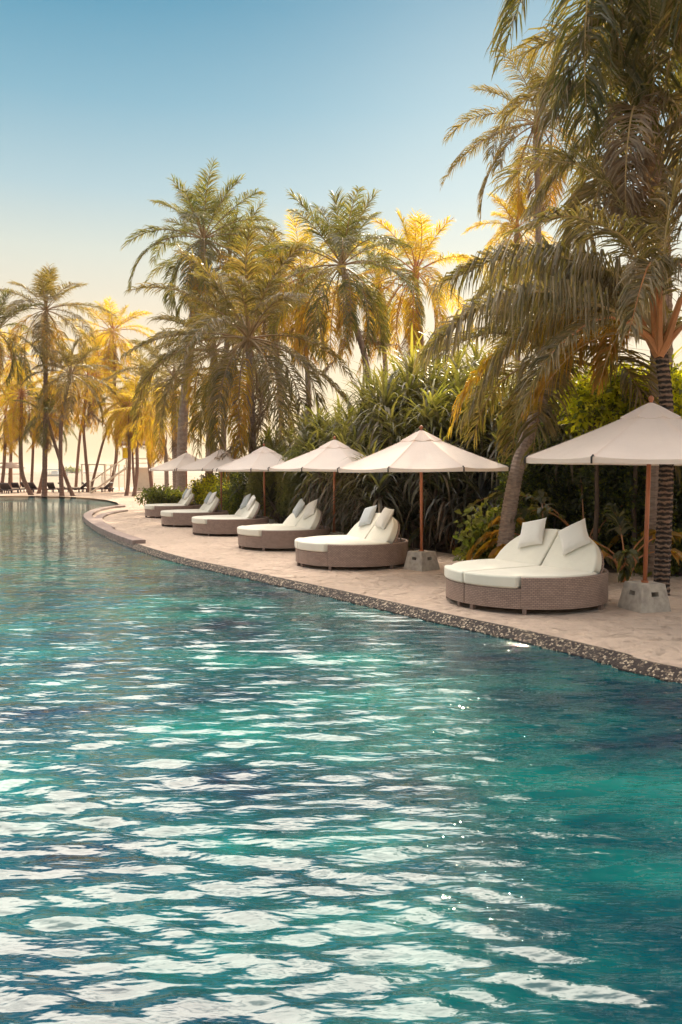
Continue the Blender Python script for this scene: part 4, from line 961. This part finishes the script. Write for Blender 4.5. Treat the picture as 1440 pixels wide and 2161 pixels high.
for i, (px, D, ang, lb, short) in enumerate(beds):
    o = bp if i == 0 else copy_tree(bp)
    tag(o, lb, 'daybed', 'round wicker daybeds along the pool'); o.location = at(px, D); o.rotation_euler = (0, 0, R(ang))
    mw = Matrix.Translation(o.location) @ Matrix.Rotation(R(ang), 4, 'Z'); tl = R(53)
    for s in (1, -1):       # s=+1 is local +y: for a foot pointing left that is the camera side
        blue = i > 0 and s < 0
        src = p_b if blue else p_c
        if used[id(src)]: q = src.copy(); COL.objects.link(q)
        else: q = src; used[id(src)] = True
        v, y, z = .53, s*.43, .212
        loc = Vector((-.40-math.cos(tl)*v+math.sin(tl)*z, y, .42+math.sin(tl)*v+math.cos(tl)*z))
        basis = Matrix(((0, -math.cos(tl), math.sin(tl)), (1, 0, 0), (0, math.sin(tl), math.cos(tl)))).to_4x4()
        spin = R({(0, 1): 36, (0, -1): 16}.get((i, s), (14, -9, 22, -16, 8, 18)[i]*s+5))
        q.matrix_world = mw @ Matrix.Translation(loc) @ basis @ Matrix.Rotation(spin, 4, 'Z') @ Matrix.Rotation(R(8), 4, 'X')
        where = 'the half nearer the camera' if s > 0 else 'the far half'
        tag(q, f'{"blue grey" if blue else "pale grey"} square pillow on {where} of the {short} backrest', 'pillow', 'square pillows on the daybeds')

# ------------------------------------------------------------------ pale pillar, far beach furniture, tower, boat
mb = MB(); c_ = at(590, 29.0); t = empty('plaster_pillar', c_); tag(t, 'pale pink plaster pillar standing among the shrubs behind the daybeds', 'pillar')
mb.box((0, 0, .35), (.42, .3, .7)); mb.build('shaft', M['pillar'], t); mb = MB(); mb.box((0, 0, .73), (.5, .38, .06)); mb.build('cap', M['pillar'], t)

# lookout tower
T0 = at(296, 72); tw = empty('lookout_tower', T0, R(10)); tag(tw, 'pale lookout tower with a hipped roof and a long outside stair on the beach', 'lookout tower')
for i in (-1, 1):
    for j in (-1, 1):
        m_ = MB(); m_.box((i*1.05, j*1.05, 2.2), (.13, .13, 4.4)); m_.build('post', M['white_paint'], tw)
m_ = MB(); m_.box((0, 0, 2.15), (2.5, 2.5, .14)); m_.build('platform', M['white_paint'], tw)
rl = MB()
for z in (2.6, 3.0):
    for a in (-1, 1): rl.box((a*1.15, 0, z), (.05, 2.35, .06)); rl.box((0, a*1.15, z+.003), (2.35, .05, .06))
rl.build('railing', M['white_paint'], tw)
rf = MB(); rf.add([(-1.75, -1.75, 4.3), (1.75, -1.75, 4.3), (1.75, 1.75, 4.3), (-1.75, 1.75, 4.3), (-.3, 0, 5.15), (.3, 0, 5.15), (-1.75, -1.75, 4.2), (1.75, -1.75, 4.2), (1.75, 1.75, 4.2), (-1.75, 1.75, 4.2)],
  [(0, 1, 5, 4), (1, 2, 5), (2, 3, 4, 5), (3, 0, 4), (6, 7, 1, 0), (7, 8, 2, 1), (8, 9, 3, 2), (9, 6, 0, 3), (9, 8, 7, 6)]); rf.build('roof', M['thatch'], tw)
m_ = MB(); m_.box((.25, 0, 1.1), (1.5, 1.9, 2.0)); m_.build('lower_room', M['white_paint'], tw)
sr = MB(); A_, B_ = Vector((-4.1, -1.5, 0)), Vector((-1.0, -1.5, 2.2))
for y in (-.4, .4): sr.tube([tuple(A_+Vector((0, y, 0))), tuple(B_+Vector((0, y, 0)))], .07, 4)
for k in range(12): q = A_.lerp(B_, (k+.5)/12); sr.box(tuple(q), (.28, .8, .04))
so_ = sr.build('stair', M['white_paint'], tw)
hr = MB()
for y in (-.4, .4):
    hr.tube([tuple(A_+Vector((0, y, .95))), tuple(B_+Vector((0, y, .95)))], .035, 5)
    for k in range(4): q = A_.lerp(B_, k/3)+Vector((0, y, 0)); hr.tube([tuple(q), tuple(q+Vector((0, 0, .95)))], .03, 5)
hr.build('handrail', M['white_paint'], so_)
fl = empty('warning_flag', P(259, 945, 69)-Vector((0, 0, 0))); tag(fl, 'small yellow flag hanging at the corner of the lookout tower roof', 'flag')
m_ = MB(); m_.add([(x*.16, .04*math.sin(x*1.5+z), -z*.22) for z in range(5) for x in range(4)], [(z*4+x, z*4+x+1, z*4+x+5, z*4+x+4) for z in range(4) for x in range(3)]); m_.build('cloth', M['flag_yellow'], fl)
m_ = MB(); m_.tube([(-.02, .03, .25), (-.02, .03, -1.0)], .02, 5); m_.build('staff', M['white_paint'], fl)

# beach cabana frames
def cabana(px0, px1, D, depth, h, label, mat, canopy=False):
    a, b = at(px0, D), at(px1, D); t = empty('cabana_frame', a); tag(t, label, 'cabana', 'open frames on the far beach'); w = b.x-a.x
    for x in (0, w):
        for y in (0, depth): m_ = MB(); m_.box((x, y, h/2), (.11, .11, h)); m_.build('post', mat, t)
    m_ = MB()
    for y in (0, depth): m_.box((w/2, y, h+.05), (w+.2, .1, .1))
    for x in (0, w*.5, w): m_.box((x, depth/2, h+.052), (.1, depth-.1, .094))
    m_.build('top_beam', mat, t)
    m_ = MB(); m_.box((w/2, depth, h*.62), (w-.11, .05, .06)); m_.build('cross_rail', mat, t)
    return t
cabana(174, 222, 74, 2.0, 2.45, 'open white beach frame between the bowed palm and the leaning palm', M['white_paint'])
cabana(224, 252, 78, 2.0, 2.45, 'narrow open white beach frame behind the tower stair', M['white_paint'])
cabana(-28, 26, 76, 2.0, 2.6, 'open wooden beach frame at the left edge', M['far_wood'])
# thatch parasol at the far left
ts = empty('thatched_parasol', at(25, 75)); tag(ts, 'round thatched parasol on a single post at the far left of the beach', 'parasol')
m_ = MB(); m_.tube([(0, 0, 0), (0, 0, 2.6)], .07, 7); m_.build('post', M['far_wood'], ts)
m_ = MB(); m_.tube([(0, 0, 2.15), (0, 0, 2.2), (0, 0, 2.55), (0, 0, 2.75)], [1.25, 1.22, .5, .04], 16); m_.build('roof', M['thatch'], ts)
def make_lounger():
    t = empty('beach_lounger', (0, 0, 0))
    for x in (-.85, .85):
        for y in (-.28, .28): m_ = MB(); m_.box((x, y, .13), (.07, .07, .26)); m_.build('leg', M['far_dark'], t)
    m_ = MB(); m_.box((0, 0, .3), (1.95, .66, .12)); m_.build('frame', M['far_dark'], t)
    m_ = MB(); m_.box((.3, 0, .41), (1.3, .6, .09)); m_.build('cushion', M['far_cushion'], t)
    m_ = MB(); m_.box((-.6, 0, .62), (.78, .6, .1), Matrix.Rotation(R(40), 3, 'Y')); m_.build('backrest', M['far_dark'], t)
    return t
lg = [(12, 70, 100, 'far lounger first from the left edge'), (22, 69, 85, 'far lounger second from the left edge'), (38, 71, 95, 'dark far lounger left of the curved palm foot'),
      (58, 74, 90, 'far lounger seen between the curved palm and the slender trunk'), (76, 72, 80, 'far lounger behind the slender palm foot'), (112, 72, 95, 'small dark far lounger between the tall grey trunk and the crossing palms'),
      (146, 72, 12, 'far lounger lying lengthwise right of the crossing palms'), (166, 73, 175, 'far lounger lengthwise beside the bowed palm foot'), (196, 73, 5, 'far lounger lengthwise under the white frame, left one'), (217, 73.5, 170, 'far lounger lengthwise under the white frame, right one')]
lp = make_lounger()
for i, (px, D, a, lb) in enumerate(lg):
    o = lp if i == 0 else copy_tree(lp); tag(o, lb, 'lounger', 'dark loungers on the far beach'); o.location = at(px, D); o.rotation_euler = (0, 0, R(a))
# boat
bt = empty('motor_boat', P(120, 999, 330)); bt.location.z = -.45; tag(bt, 'white motor boat with a blue canopy on the sea between the trunks', 'boat')
m_ = MB(); vs = []
for k in range(11):
    f = k/10; x = -4.6+9.2*f; w_ = 1.4*(1-max(0, f-.5)**2*3.4); z = .9+.55*max(0, f-.4)**1.5
    vs += [(x, -w_*.6, -.1), (x, -w_, z), (x, w_, z), (x, w_*.6, -.1)]
m_.add(vs, [(i*4+j, i*4+(j+1) % 4, (i+1)*4+(j+1) % 4, (i+1)*4+j) for i in range(10) for j in range(4)]+[(0, 1, 2, 3), (43, 42, 41, 40)]); m_.build('hull', M['boat_white'], bt)
m_ = MB(); m_.box((-.6, 0, 1.6), (2.6, 1.8, 1.3)); m_.build('cabin', M['boat_white'], bt)
m_ = MB(); m_.box((-1.2, 0, 2.75), (4.8, 2.5, .3)); [m_.tube([(x, y, 1.1), (x, y, 2.7)], .05, 5) for x in (-3.3, .9) for y in (-1, 1)]; m_.build('canopy', M['boat_blue'], bt)
# distant islet
mb = MB(); rs = np.random.default_rng(77)
mb.tube([(-26+k*5, 0, -.2) for k in range(12)], [.3+1.2*math.sin(math.pi*k/11)**.5 for k in range(12)], 8)
il = mb.build('islet', M['pillar'], loc=P(155, 996, 700)); il.location.z = -.45; tag(il, kind='structure')
a_, b_ = shrub_mb(88, 9, 5, 900, 1.3, .8, 8); io = a_.build('islet_trees', [M['shrub'], M['shrub_dark']], loc=(il.location.x, 700, -.2)); tag(io, 'low mass of trees on the distant islet', 'trees', kind='stuff')

# ------------------------------------------------------------------ warm evening haze
hm = bpy.data.materials.new('evening haze'); hm.use_nodes = True; hn = hm.node_tree; hn.nodes.clear()
ho = hn.nodes.new('ShaderNodeOutputMaterial'); hv = hn.nodes.new('ShaderNodeVolumePrincipled')
hv.inputs['Color'].default_value = (1, .93, .85, 1); hv.inputs['Density'].default_value = .00018; hv.inputs['Anisotropy'].default_value = .35
hn.links.new(hv.outputs[0], ho.inputs['Volume'])
mb = MB(); mb.box((0, 1400, 10.5), (3600, 3000, 24)); hz = mb.build('haze', hm); tag(hz, kind='stuff', label='warm evening haze in the air')
